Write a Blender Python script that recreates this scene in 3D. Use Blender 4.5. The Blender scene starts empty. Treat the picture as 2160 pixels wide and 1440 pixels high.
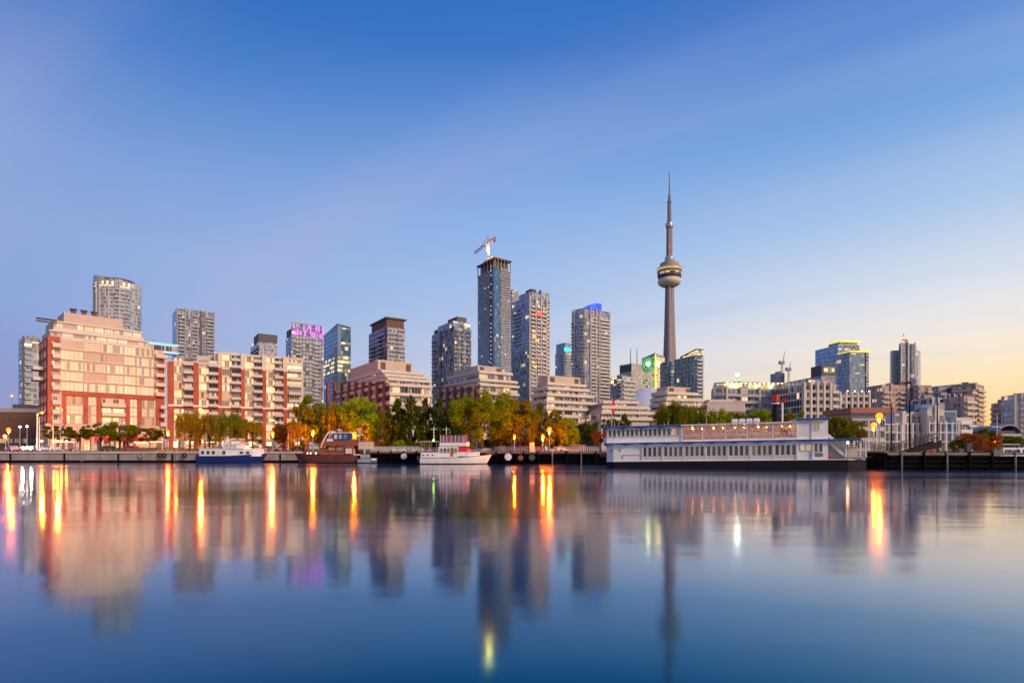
import bpy, math, random
from mathutils import Vector, Matrix
R = math.radians
random.seed(7)
sc = bpy.context.scene
col = sc.collection

# ------------------------------------------------------------------ camera
G = 2.45                      # height of the land above the water
cam = bpy.data.cameras.new('camera'); co = bpy.data.objects.new('camera', cam); col.objects.link(co)
co.location = (0, 0, 3.0); co.rotation_euler = (R(90), 0, 0)
cam.sensor_width = 36; cam.lens = 20.0; cam.shift_y = 227 / 2160
cam.clip_start = 0.1; cam.clip_end = 20000
sc.camera = co

# ------------------------------------------------------------------ world
SUN_AZ, SUN_EL = 130, 29
world = bpy.data.worlds.new('World'); sc.world = world; world.use_nodes = True
wt = world.node_tree; wt.nodes.clear()
def wn(t, **k):
    n = wt.nodes.new(t)
    for a, b in k.items(): setattr(n, a, b)
    return n
def wmath(op, a, b=None, clamp=False):
    n = wn('ShaderNodeMath', operation=op, use_clamp=clamp)
    for i, v in enumerate((a, b)):
        if v is None: continue
        if isinstance(v, (int, float)): n.inputs[i].default_value = v
        else: wt.links.new(v, n.inputs[i])
    return n.outputs[0]
def wmix(f, a, b, blend='MIX'):
    n = wn('ShaderNodeMix', data_type='RGBA', blend_type=blend)
    for i, v in ((0, f), (6, a), (7, b)):
        if isinstance(v, (int, float)): n.inputs[i].default_value = v
        elif isinstance(v, tuple): n.inputs[i].default_value = (*v, 1)
        else: wt.links.new(v, n.inputs[i])
    return n.outputs[2]
tc = wn('ShaderNodeTexCoord')
sep = wn('ShaderNodeSeparateXYZ'); wt.links.new(tc.outputs['Generated'], sep.inputs[0])
X, Y_, Z = sep.outputs
rad = wmath('SQRT', wmath('ADD', wmath('MULTIPLY', X, X), wmath('MULTIPLY', Y_, Y_)))
h = wmath('DIVIDE', wmath('MAXIMUM', Z, 0.0), wmath('MAXIMUM', rad, 0.02))
az = wmath('DIVIDE', X, wmath('MAXIMUM', rad, 0.02))
hh = wmath('MULTIPLY', h, 0.8, True)                # tan(elevation) 0..1.25 -> 0..1
def ramp(stops):
    n = wn('ShaderNodeValToRGB'); cr = n.color_ramp; cr.interpolation = 'EASE' if False else 'LINEAR'
    while len(cr.elements) < len(stops): cr.elements.new(0.5)
    for e, (p, c) in zip(cr.elements, stops):
        e.position = p * 0.8; e.color = (*c, 1)
    wt.links.new(hh, n.inputs[0]); return n.outputs[0]
left = ramp([(0, (.30, .27, .50)), (.1, (.24, .29, .58)), (.2, (.255, .36, .67)), (.3, (.26, .375, .68)), (.416, (.20, .33, .66)), (.61, (.045, .18, .55)), (.8, (.015, .12, .45)), (1.2, (.01, .07, .33))])
mid = ramp([(0, (.88, .66, .60)), (.12, (.62, .64, .74)), (.25, (.40, .54, .79)), (.37, (.29, .46, .79)), (.54, (.15, .32, .69)), (.7, (.05, .18, .56)), (.8, (.028, .16, .52)), (1.2, (.012, .08, .35))])
right = ramp([(0, (1., .52, .14)), (.043, (1., .64, .24)), (.095, (1., .77, .46)), (.16, (.92, .82, .72)), (.225, (.72, .75, .82)), (.355, (.37, .54, .80)), (.486, (.19, .37, .72)), (.615, (.075, .22, .62)), (.8, (.035, .15, .52)), (1.2, (.02, .1, .4))])
back = ramp([(0, (.50, .40, .36)), (.15, (.42, .38, .40)), (.35, (.27, .31, .44)), (.7, (.10, .19, .43)), (1.2, (.02, .09, .33))])
fl = wmath('MULTIPLY', wmath('ADD', az, 0.67), 1.0 / 0.67, True)
fr = wmath('MULTIPLY', az, 1.0 / 0.64, True)
skyc = wmix(fr, wmix(fl, left, mid), right)
fb = wmath('MULTIPLY', wmath('ADD', wmath('MULTIPLY', wmath('DIVIDE', Y_, wmath('MAXIMUM', rad, .02)), -1.0), -0.1), 1.6, True)
skyc = wmix(fb, skyc, back)
# thin high cloud in long soft streaks
zz = wmath('ADD', Z, 0.12)
cmb = wn('ShaderNodeCombineXYZ'); wt.links.new(wmath('DIVIDE', X, zz), cmb.inputs[0]); wt.links.new(wmath('DIVIDE', Y_, zz), cmb.inputs[1])
mp0 = wn('ShaderNodeMapping'); mp0.inputs['Rotation'].default_value = (0, 0, R(34)); mp = wn('ShaderNodeMapping'); mp.inputs['Scale'].default_value = (0.25, 1.5, 1)
mp.inputs['Location'].default_value = (8.8, 0.7, 0)
wt.links.new(cmb.outputs[0], mp0.inputs[0]); wt.links.new(mp0.outputs[0], mp.inputs[0])
nz = wn('ShaderNodeTexNoise'); nz.inputs['Scale'].default_value = 1.25; nz.inputs['Detail'].default_value = 5; nz.inputs['Roughness'].default_value = .45; nz.inputs['Distortion'].default_value = .5
wt.links.new(mp.outputs[0], nz.inputs[0])
cl = wn('ShaderNodeMapRange'); cl.interpolation_type = 'SMOOTHSTEP'; cl.inputs[1].default_value = .42; cl.inputs[2].default_value = .78; cl.inputs[3].default_value = 0; cl.inputs[4].default_value = .66
wt.links.new(nz.outputs[0], cl.inputs[0])
clf = wmath('MULTIPLY', cl.outputs[0], wmath('SUBTRACT', 1.35, wmath('MULTIPLY', h, 1.65), True))
clf = wmath('MULTIPLY', clf, wmath('MULTIPLY', wmath('SUBTRACT', h, .05), 5.0, True))
skyc = wmix(clf, skyc, wmix(fr, (.41, .425, .69), (.54, .61, .80)))
st = wn('ShaderNodeTexSky', sky_type='NISHITA'); st.sun_disc = False; st.sun_elevation = R(SUN_EL); st.sun_rotation = R(SUN_AZ)
skyc = wmix(0.006, skyc, st.outputs[0], 'ADD')
bg = wn('ShaderNodeBackground'); wt.links.new(skyc, bg.inputs[0]); bg.inputs[1].default_value = 1.0
wo = wn('ShaderNodeOutputWorld'); wt.links.new(bg.outputs[0], wo.inputs[0])

# ------------------------------------------------------------------ sun
sl = bpy.data.lights.new('sun', 'SUN'); so = bpy.data.objects.new('sun', sl); col.objects.link(so)
sl.energy = 3.1; sl.angle = R(12); sl.color = (1.0, .70, .46)
d = Vector((math.sin(R(SUN_AZ)) * math.cos(R(SUN_EL)), math.cos(R(SUN_AZ)) * math.cos(R(SUN_EL)), math.sin(R(SUN_EL))))
so.rotation_euler = d.to_track_quat('Z', 'Y').to_euler()
vs = sc.view_settings; vs.view_transform = 'Standard'; vs.look = 'None'; vs.exposure = 0; vs.gamma = 1
sc.cycles.use_denoising = True
sc.cycles.max_bounces = 6; sc.cycles.sample_clamp_indirect = 8

# ------------------------------------------------------------------ helpers
def U(px): return (px - 1080) / 1200
def zat(py, Y): return 3.0 + (947 - py) * Y / 1200
def at(px, Y, z=G): return Vector((U(px) * Y, Y, z))

class MB:
    "collects faces, then links them as ONE mesh object"
    def __init__(s): s.v = []; s.f = []; s.uv = []; s.mi = []; s.m = 0
    def face(s, pts, uv=None):
        i = len(s.v); s.v += [tuple(p) for p in pts]; s.f.append(tuple(range(i, i + len(pts)))); s.mi.append(s.m)
        if uv is None:
            a, b, c = Vector(pts[0]), Vector(pts[1]), Vector(pts[2]); n = (b - a).cross(c - a)
            if n.length > 0: n.normalize()
            if abs(n.z) < .6:
                t = Vector((-n.y, n.x, 0)); t.normalize(); uv = [(Vector(p).dot(t), p[2]) for p in pts]
            else: uv = [(p[0], p[1]) for p in pts]
        s.uv += uv
    def box(s, x0, y0, z0, x1, y1, z1):
        s.prism([(x0, y0), (x1, y0), (x1, y1), (x0, y1)], z0, z1); return s
    def prism(s, poly, z0, z1, top=None, cap=True):
        n = len(poly); tops = top or [z1] * n; u = 0; z0s = z0 if isinstance(z0, list) else [z0] * n
        for i in range(n):
            j = (i + 1) % n; a, b = poly[i], poly[j]; L = math.hypot(b[0] - a[0], b[1] - a[1])
            s.face([(*a, z0s[i]), (*b, z0s[j]), (*b, tops[j]), (*a, tops[i])], [(u, z0s[i]), (u + L, z0s[j]), (u + L, tops[j]), (u, tops[i])]); u += L
        if cap:
            s.face([(*p, t) for p, t in zip(poly, tops)]); s.face([(*p, z) for p, z in reversed(list(zip(poly, z0s)))])
        return s
    def cyl(s, p0, p1, r0, r1=None, n=8, cap=True):
        p0, p1 = Vector(p0), Vector(p1); r1 = r0 if r1 is None else r1; ax = (p1 - p0)
        L = ax.length; ax.normalize(); t = ax.orthogonal().normalized(); b = ax.cross(t)
        c = [(math.cos(2 * math.pi * k / n), math.sin(2 * math.pi * k / n)) for k in range(n)]
        A = [p0 + (t * x + b * y) * r0 for x, y in c]; B = [p1 + (t * x + b * y) * r1 for x, y in c]
        for k in range(n):
            j = (k + 1) % n; s.face([A[k], A[j], B[j], B[k]], [(k, 0), (k + 1, 0), (k + 1, L), (k, L)])
        if cap: s.face(list(reversed(A))); s.face(B)
        return s
    def lathe(s, prof, n=16, c=(0, 0)):
        cs = [(math.cos(2 * math.pi * k / n), math.sin(2 * math.pi * k / n)) for k in range(n)]
        for (r0, z0), (r1, z1) in zip(prof, prof[1:]):
            for k in range(n):
                j = (k + 1) % n; rr = max(r0, r1) * 2 * math.pi / n
                s.face([(c[0] + r0 * cs[k][0], c[1] + r0 * cs[k][1], z0), (c[0] + r0 * cs[j][0], c[1] + r0 * cs[j][1], z0),
                        (c[0] + r1 * cs[j][0], c[1] + r1 * cs[j][1], z1), (c[0] + r1 * cs[k][0], c[1] + r1 * cs[k][1], z1)],
                       [(k * rr, z0), (k * rr + rr, z0), (k * rr + rr, z1), (k * rr, z1)])
        return s
    def ball(s, c, r, n=10, m=6, sz=1.0):
        prof = [(max(1e-3, r * math.sin(math.pi * i / m)), c[2] - r * sz * math.cos(math.pi * i / m)) for i in range(m + 1)]
        return s.lathe(prof, n, (c[0], c[1]))
    def mesh(s, name, mats, smooth=False):
        me = bpy.data.meshes.new(name); me.from_pydata(s.v, [], s.f)
        l = me.uv_layers.new(name='UVMap'); l.data.foreach_set('uv', [x for p in s.uv for x in p])
        for m in (mats if isinstance(mats, (list, tuple)) else [mats]): me.materials.append(m)
        me.polygons.foreach_set('material_index', s.mi)
        if smooth:
            import bmesh
            bm = bmesh.new(); bm.from_mesh(me); bmesh.ops.remove_doubles(bm, verts=bm.verts, dist=1e-4); bm.to_mesh(me); bm.free()
            me.polygons.foreach_set('use_smooth', [True] * len(me.polygons))
        me.update(); return me
    def build(s, name, mats, parent=None, loc=(0, 0, 0), rot=0, smooth=False):
        return link(name, s.mesh(name, mats, smooth), parent, loc, rot)

def link(name, me, parent=None, loc=(0, 0, 0), rot=0):
    o = bpy.data.objects.new(name, me); col.objects.link(o); o.parent = parent
    o.location = loc; o.rotation_euler = (0, 0, rot); return o
def tag(o, label, cat, group=None):
    o['label'] = label; o['category'] = cat
    if group: o['group'] = group
    return o
def thing(name, label, cat, loc=(0, 0, 0), rot=0, group=None):
    o = bpy.data.objects.new(name, None); col.objects.link(o); o.location = loc; o.rotation_euler = (0, 0, rot)
    o.empty_display_size = .5
    return tag(o, label, cat, group)
def struct(o, kind='structure'): o['kind'] = kind; return o
def dup(root, loc, rot=0, label=None, scale=None):
    kids = {}
    for c in root.children_recursive: kids.setdefault(c.parent, []).append(c)
    def cp(o, par):
        n = o.copy(); col.objects.link(n); n.parent = par
        for c in kids.get(o, []): cp(c, n)
        return n
    n = cp(root, None); n.location = loc; n.rotation_euler = (0, 0, rot)
    if label: n['label'] = label
    if scale: n.scale = scale
    return n

# ------------------------------------------------------------------ materials
class NT:
    def __init__(s, name):
        s.m = bpy.data.materials.new(name); s.m.use_nodes = True; s.t = s.m.node_tree; s.t.nodes.clear()
        s.o = s.n('ShaderNodeOutputMaterial')
    def n(s, t, **k):
        n = s.t.nodes.new(t)
        for a, b in k.items(): setattr(n, a, b)
        return n
    def put(s, v, inp):
        if hasattr(v, 'is_linked'): s.t.links.new(v, inp)
        elif isinstance(v, tuple) and len(v) == 3 and inp.type == 'RGBA': inp.default_value = (*v, 1)
        else: inp.default_value = v
    def math(s, op, a, b=0.0, clamp=False):
        n = s.n('ShaderNodeMath', operation=op, use_clamp=clamp); s.put(a, n.inputs[0]); s.put(b, n.inputs[1]); return n.outputs[0]
    def mix(s, f, a, b, blend='MIX'):
        n = s.n('ShaderNodeMix', data_type='RGBA', blend_type=blend); s.put(f, n.inputs[0]); s.put(a, n.inputs[6]); s.put(b, n.inputs[7]); return n.outputs[2]
    def noise(s, scale, detail=3, rough=.55, vec=None):
        n = s.n('ShaderNodeTexNoise'); n.inputs['Scale'].default_value = scale; n.inputs['Detail'].default_value = detail; n.inputs['Roughness'].default_value = rough
        if vec is not None: s.t.links.new(vec, n.inputs['Vector'])
        return n.outputs[0]
    def range(s, v, a, b, c, d):
        n = s.n('ShaderNodeMapRange'); s.put(v, n.inputs[0])
        for i, x in enumerate((a, b, c, d)): n.inputs[i + 1].default_value = x
        return n.outputs[0]
    def bsdf(s, **k):
        b = s.n('ShaderNodeBsdfPrincipled')
        for a, v in k.items(): s.put(v, b.inputs[a.replace('_', ' ')])
        s.t.links.new(b.outputs[0], s.o.inputs[0]); return b
M = {}
def mat(name, c, rough=.6, metal=0.0, var=.18, scale=.7, bump=0.0, spec=.5, streak=False):
    "painted or mineral surface: base colour with stains and wear, slight roughness change"
    t = NT(name); tc = t.n('ShaderNodeTexCoord'); vec = tc.outputs['Object']
    if streak:
        mp = t.n('ShaderNodeMapping'); mp.inputs['Scale'].default_value = (1, 1, .18); t.t.links.new(vec, mp.inputs[0]); vec = mp.outputs[0]
    n1 = t.noise(scale, 5, .6, vec); n2 = t.noise(scale * 9, 3, .6, vec)
    f = t.math('ADD', t.math('MULTIPLY', n1, .65), t.math('MULTIPLY', n2, .35))
    k = t.range(f, .3, .7, 1 - var, 1 + var * .6)
    cc = t.mix(1.0, c, k, 'MULTIPLY')
    b = t.bsdf(Base_Color=cc, Roughness=t.range(n2, .2, .8, max(.02, rough - .12), min(1, rough + .12)), Metallic=metal, Specular_IOR_Level=spec)
    if bump:
        bn = t.n('ShaderNodeBump'); bn.inputs['Strength'].default_value = bump; bn.inputs['Distance'].default_value = .05
        t.t.links.new(n2, bn.inputs['Height']); t.t.links.new(bn.outputs[0], b.inputs['Normal'])
    M[name] = t.m; return t.m
def glow(name, c, strength, base=None):
    base = base or tuple(.4 * x for x in c); t = NT(name); t.bsdf(Base_Color=base, Emission_Color=c, Emission_Strength=strength, Roughness=.4); M[name] = t.m; return t.m
def brick(name, c, mortar, sx=.45, var=.2):
    t = NT(name); uv = t.n('ShaderNodeUVMap').outputs[0]
    br = t.n('ShaderNodeTexBrick'); t.t.links.new(uv, br.inputs['Vector']); br.inputs['Scale'].default_value = 1
    br.inputs['Brick Width'].default_value = sx; br.inputs['Row Height'].default_value = sx / 2.6; br.inputs['Mortar Size'].default_value = .012
    br.inputs['Color1'].default_value = (*c, 1); br.inputs['Color2'].default_value = (c[0] * .8, c[1] * .75, c[2] * .8, 1); br.inputs['Mortar'].default_value = (*mortar, 1)
    n1 = t.noise(.35, 5, .6, t.n('ShaderNodeTexCoord').outputs['Object'])
    cc = t.mix(1.0, br.outputs[0], t.range(n1, .3, .7, 1 - var, 1 + var), 'MULTIPLY')
    t.bsdf(Base_Color=cc, Roughness=.8); M[name] = t.m; return t.m
def facade(name, wall, glass, bay=1.5, flr=3.0, mw=.1, sp=.25, lit=.06, litc=(1, .62, .22), lits=1.0, rough=.12, metal=.55, gvar=.35, blind=.2, tilt=.03, wallvar=.15, grp=2):
    "window wall: mullion and spandrel grid measured in metres along the wall, each pane its own tone and tilt"
    t = NT(name); uv = t.n('ShaderNodeUVMap').outputs[0]; s = t.n('ShaderNodeSeparateXYZ'); t.t.links.new(uv, s.inputs[0])
    a = t.math('DIVIDE', s.outputs[0], bay); b = t.math('DIVIDE', s.outputs[1], flr)
    ca, cb = t.math('FLOOR', a), t.math('FLOOR', b); fa, fb = t.math('FRACT', a), t.math('FRACT', b)
    win = t.math('MULTIPLY', t.math('GREATER_THAN', fa, mw), t.math('GREATER_THAN', fb, sp))
    cmb = t.n('ShaderNodeCombineXYZ'); t.put(ca, cmb.inputs[0]); t.put(cb, cmb.inputs[1])
    wn1 = t.n('ShaderNodeTexWhiteNoise', noise_dimensions='2D'); t.t.links.new(cmb.outputs[0], wn1.inputs['Vector'])
    c2 = t.n('ShaderNodeCombineXYZ'); t.put(t.math('FLOOR', t.math('DIVIDE', ca, grp)), c2.inputs[0]); t.put(t.math('ADD', cb, 37.3), c2.inputs[1])
    wn2 = t.n('ShaderNodeTexWhiteNoise', noise_dimensions='2D'); t.t.links.new(c2.outputs[0], wn2.inputs['Vector'])
    r1, r2 = wn1.outputs[0], wn2.outputs[0]
    gcol = t.mix(1.0, glass, t.range(r1, 0, 1, 1 - gvar, 1 + gvar), 'MULTIPLY')
    isbl = t.math('LESS_THAN', t.math('FRACT', t.math('MULTIPLY', r1, 7.31)), blind)
    gcol = t.mix(isbl, gcol, (.52, .49, .46))
    wcol = t.mix(1.0, wall, t.range(t.noise(.12, 4, .6, t.n('ShaderNodeTexCoord').outputs['Object']), .3, .7, 1 - wallvar, 1 + wallvar), 'MULTIPLY')
    base = t.mix(win, wcol, gcol)
    litm = t.math('MULTIPLY', win, t.math('LESS_THAN', r2, lit if lit > .3 else lit * .6))
    lc = t.mix(t.range(r1, 0, 1, 0, .6), litc, (1, .86, .62))
    es = t.math('MULTIPLY', litm, t.range(r1, 0, 1, lits * .35, lits))
    # every pane hangs a hair out of plane, so neighbours reflect different sky
    g = t.n('ShaderNodeNewGeometry'); v1 = t.n('ShaderNodeVectorMath', operation='SUBTRACT'); t.t.links.new(wn1.outputs[1], v1.inputs[0]); v1.inputs[1].default_value = (.5, .5, .5)
    v2 = t.n('ShaderNodeVectorMath', operation='SCALE'); t.t.links.new(v1.outputs[0], v2.inputs[0]); t.put(t.math('MULTIPLY', win, tilt), v2.inputs['Scale'])
    v3 = t.n('ShaderNodeVectorMath', operation='ADD'); t.t.links.new(g.outputs['Normal'], v3.inputs[0]); t.t.links.new(v2.outputs[0], v3.inputs[1])
    v4 = t.n('ShaderNodeVectorMath', operation='NORMALIZE'); t.t.links.new(v3.outputs[0], v4.inputs[0])
    nb = t.math('SUBTRACT', 1.0, isbl)
    bs = t.bsdf(Base_Color=base, Roughness=t.range(win, 0, 1, .7, rough), Metallic=t.math('MULTIPLY', t.math('MULTIPLY', win, nb), metal), Emission_Color=lc, Emission_Strength=es)
    t.t.links.new(v4.outputs[0], bs.inputs['Normal'])
    M[name] = t.m; return t.m
def pane(name, dark, curtain, share=.6, lit=.5, litc=(1, .7, .42), es=.5, rough=.1):
    "one window's glass: curtains or a dark room behind it, some rooms lit"
    t = NT(name); oi = t.n('ShaderNodeObjectInfo').outputs['Random']
    uv = t.n('ShaderNodeUVMap').outputs[0]; s = t.n('ShaderNodeSeparateXYZ'); t.t.links.new(uv, s.inputs[0])
    w = t.n('ShaderNodeTexWhiteNoise', noise_dimensions='2D'); c = t.n('ShaderNodeCombineXYZ')
    t.put(t.math('FLOOR', t.math('MULTIPLY', s.outputs[0], 1.35)), c.inputs[0]); t.put(t.math('MULTIPLY', oi, 91.7), c.inputs[1]); t.t.links.new(c.outputs[0], w.inputs['Vector'])
    cur = t.math('LESS_THAN', w.outputs[0], t.math('ADD', t.range(t.math('FRACT', t.math('MULTIPLY', oi, 5.3)), 0, 1, -.35, .35), share))
    fold = t.range(t.noise(6, 2, .5, uv), .3, .7, .8, 1.1)
    base = t.mix(cur, dark, t.mix(1.0, curtain, fold, 'MULTIPLY'))
    li = t.math('LESS_THAN', t.math('FRACT', t.math('MULTIPLY', oi, 13.7)), lit)
    e = t.math('MULTIPLY', li, t.math('MULTIPLY', t.range(cur, 0, 1, .35, 1.0), t.range(t.math('FRACT', t.math('MULTIPLY', oi, 29.1)), 0, 1, es * .3, es)))
    t.bsdf(Base_Color=base, Roughness=rough, Specular_IOR_Level=.9, Emission_Color=t.mix(w.outputs[0], litc, (1, .82, .6)), Emission_Strength=e)
    M[name] = t.m; return t.m

mat('white_concrete', (.68, .60, .53), .75, var=.14, scale=.25, streak=True)
mat('pink_concrete', (.62, .47, .39), .8, var=.12, scale=.2, streak=True)
mat('pale_concrete', (.60, .55, .52), .8, var=.15, scale=.2, streak=True)
mat('grey_concrete', (.36, .34, .36), .8, var=.2, scale=.25, streak=True)
mat('quay_concrete', (.36, .30, .29), .85, var=.45, scale=.35, bump=.4, streak=True)
mat('coping', (.52, .46, .43), .8, var=.25, scale=.6)
mat('dark_metal', (.05, .052, .06), .45, .5)
mat('charcoal', (.09, .085, .10), .6, 0)
mat('steel', (.45, .46, .5), .4, .7)
mat('white_paint', (.80, .79, .80), .4, var=.10, scale=.8, streak=True)
mat('ship_white', (.88, .85, .83), .42, var=.17, scale=.6, streak=True)
mat('grey_paint', (.35, .37, .44), .45)
mat('navy_paint', (.012, .03, .16), .3, var=.25)
mat('trim_blue', (.012, .07, .36), .45)
mat('black_paint', (.008, .007, .011), .65, var=.4, scale=.5, spec=.25)
mat('brown_paint', (.30, .085, .045), .5, var=.25)
mat('red_paint', (.55, .03, .03), .45)
mat('red_canvas', (.62, .025, .05), .8)
mat('maroon', (.13, .02, .03), .4)
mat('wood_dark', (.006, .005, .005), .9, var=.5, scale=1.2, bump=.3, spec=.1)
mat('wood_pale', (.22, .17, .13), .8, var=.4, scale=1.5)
mat('rubber', (.012, .012, .012), .8)
mat('asphalt', (.05, .05, .052), .85, var=.2)
mat('paving', (.34, .28, .25), .8, var=.25, scale=.5)
mat('soil', (.13, .11, .08), .95, var=.4)
mat('lawn_green', (.10, .105, .025), .95, var=.4, scale=1.5, bump=.5)
mat('bark', (.09, .065, .05), .9, var=.4, scale=2, bump=.5)
mat('yellow_paint', (.65, .42, .03), .5)
mat('dome_white', (.62, .66, .78), .5, var=.06, scale=.03)
mat('tower_concrete', (.31, .25, .27), .75, var=.1, scale=.02, streak=True)
mat('glass_dark', (.03, .035, .045), .06, 0, var=.2, spec=.9)
mat('glass_sky', (.30, .38, .48), .08, .7, var=.2)
mat('vinyl_seat', (.5, .45, .42), .5)
brick('red_brick', (.46, .085, .04), (.42, .2, .14))
brick('brown_brick', (.17, .075, .05), (.2, .14, .11))
pane('pane_cream', (.30, .25, .21), (.64, .49, .35), .84, .75, (1, .58, .20), .72)  # lit rooms, their glow raised to make up for a weaker sun
mat('rose_frame', (.56, .37, .31), .6)
pane('pane_gold', (.16, .10, .05), (.80, .58, .34), .58, .9, (1, .58, .20), .95)
pane('pane_dim', (.05, .05, .06), (.55, .48, .44), .4, .25, es=.5)
pane('pane_ship', (.04, .032, .024), (.12, .09, .06), .4, .12, (1, .5, .18), .12)
pane('pane_dark', (.025, .03, .04), (.22, .2, .2), .25, .12, es=.5)
glow('lamp_orange', (1, .12, .004), 5.5)
glow('lamp_yellow', (1, .17, .005), 90)
glow('lamp_white', (1, .93, .85), 40)
glow('lamp_warm', (1, .6, .25), 14)
glow('lamp_red', (1, .02, .006), 260)
glow('lamp_gold', (1, .36, .03), 80)
glow('lamp_green', (.45, 1, .05), 30)
glow('light_purple', (.62, .08, .9), 2.8)
glow('light_blue', (.03, .36, 1), 6)
glow('light_cyan', (.05, .8, .85), 1.6)
glow('light_green', (.03, .62, .12), .75)
glow('light_yellow', (1, .85, .12), .9)
glow('light_gold', (1, .72, .25), 2.2)
glow('crown_blue', (.03, .12, 1), .8)

# ------------------------------------------------------------------ window walls of the towers
facade('wall_pale_condo', (.52, .48, .50), (.30, .36, .46), 1.6, 3.0, .10, .28, .05, gvar=.5, blind=.3)
facade('wall_grey_condo', (.30, .28, .33), (.20, .24, .32), 1.5, 3.0, .16, .3, .04, gvar=.6, blind=.25)
facade('wall_pixel', (.16, .15, .18), (.42, .45, .52), 2.4, 3.0, .22, .3, .05, gvar=.9, blind=.3, metal=.4, grp=1)
facade('wall_blue_glass', (.10, .16, .24), (.14, .26, .40), 1.5, 3.6, .06, .14, .02, gvar=.35, blind=.04, metal=.8, rough=.08)
facade('wall_pale_blue', (.22, .27, .36), (.30, .38, .50), 1.5, 3.6, .06, .14, .02, gvar=.25, blind=.06, metal=.75, rough=.1)
facade('wall_teal_glass', (.07, .13, .15), (.08, .20, .24), 1.5, 3.6, .08, .16, .06, gvar=.5, blind=.05, metal=.7)
facade('wall_lit_office', (.12, .13, .12), (.30, .34, .32), 1.5, 3.6, .05, .3, .72, (1, .82, .3), 1.1, gvar=.4, blind=.15, grp=3)
facade('wall_dark_condo', (.10, .09, .12), (.13, .16, .25), 1.5, 3.0, .14, .24, .04, gvar=.6, blind=.08, metal=.6)
facade('wall_band', (.46, .43, .44), (.16, .19, .24), 1.2, 3.0, .06, .42, .03, gvar=.4, blind=.12, metal=.5)
facade('wall_tall', (.12, .14, .19), (.20, .29, .42), 1.4, 3.0, .10, .2, .03, gvar=.5, blind=.06, metal=.75)
facade('wall_pale_band', (.58, .54, .56), (.34, .38, .47), 1.2, 3.0, .08, .35, .04, gvar=.3, blind=.2, metal=.4)
facade('wall_slate', (.33, .31, .35), (.25, .30, .42), 1.5, 3.0, .13, .22, .07, gvar=.6, blind=.2, metal=.6)
facade('wall_round', (.40, .36, .37), (.30, .34, .44), 1.5, 3.0, .12, .26, .05, gvar=.4, blind=.2, metal=.6)
facade('wall_bank', (.50, .45, .44), (.34, .33, .36), 1.6, 3.8, .3, .45, .02, gvar=.2, blind=.2, metal=.2)
facade('wall_brown', (.38, .28, .26), (.25, .21, .22), 2.4, 3.0, .3, .42, .05, gvar=.5, blind=.3, metal=.3)
facade('wall_far', (.34, .32, .38), (.28, .30, .38), 1.8, 3.0, .15, .32, .06, gvar=.4, blind=.3, metal=.4)
facade('wall_gold_top', (.40, .34, .26), (.45, .42, .36), 1.6, 3.0, .1, .2, .75, (1, .66, .18), 1.8, gvar=.4, grp=2)
facade('wall_white_grid', (.70, .64, .64), (.05, .055, .08), 2.0, 3.0, .14, .2, .08, gvar=.6, blind=.12, metal=.3, grp=1)
facade('wall_green_top', (.03, .42, .12), (.05, .5, .16), 1.6, 3.6, .1, .12, .92, (.02, .75, .16), .55, gvar=.3, blind=.05)
facade('wall_yellow_office', (.42, .36, .2), (.5, .46, .3), 1.6, 3.4, .06, .3, .85, (1, .82, .26), .85, gvar=.4, blind=.2, grp=2)
facade('wall_terrace', (.62, .50, .45), (.10, .10, .13), 1.5, 3.1, .1, .3, .18, (1, .68, .34), .8, gvar=.5, blind=.3, metal=.25, grp=2)
facade('wall_cyan_top', (.2, .3, .34), (.25, .4, .45), 1.6, 3.0, .1, .2, .0, gvar=.3)

CACHE = {}
def cached(key, fn):
    if key not in CACHE: CACHE[key] = fn()
    return CACHE[key]
def balcony_mesh(w, d, rh, slab, rail):
    w = round(w, 1); d = round(d, 1)
    def f():
        b = MB(); b.box(0, -d, -.2, w, 0, 0); b.m = 1
        b.box(0, -d, 0.004, w, -d + .08, rh); b.box(0, -d + .085, 0.004, .08, 0, rh); b.box(w - .08, -d + .085, 0.004, w, 0, rh)
        return b.mesh('balcony', [M[slab], M[rail]])
    return cached(('bal', w, d, rh, slab, rail), f)
def window_meshes(w, hgt, nx, ny, fm, pm, fw=.1, dep=.12):
    w = round(w, 2); hgt = round(hgt, 2)
    def f():
        b = MB()
        b.box(0, -dep, 0, fw, 0, hgt); b.box(w - fw, -dep, 0, w, 0, hgt); b.box(fw, -dep, 0, w - fw, 0, fw); b.box(fw, -dep, hgt - fw, w - fw, 0, hgt)
        for i in range(1, nx): x = w * i / nx; b.box(x - fw * .35, -dep * .8, fw, x + fw * .35, -.031, hgt - fw)
        for i in range(1, ny): z = hgt * i / ny; b.box(fw, -dep * .7, z - fw * .3, w - fw, -.031, z + fw * .3)
        p = MB(); p.box(fw, -.03, fw, w - fw, -.005, hgt - fw)
        return b.mesh('window', M[fm]), p.mesh('pane', M[pm])
    return cached(('win', w, hgt, nx, ny, fm, pm, fw), f)

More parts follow.
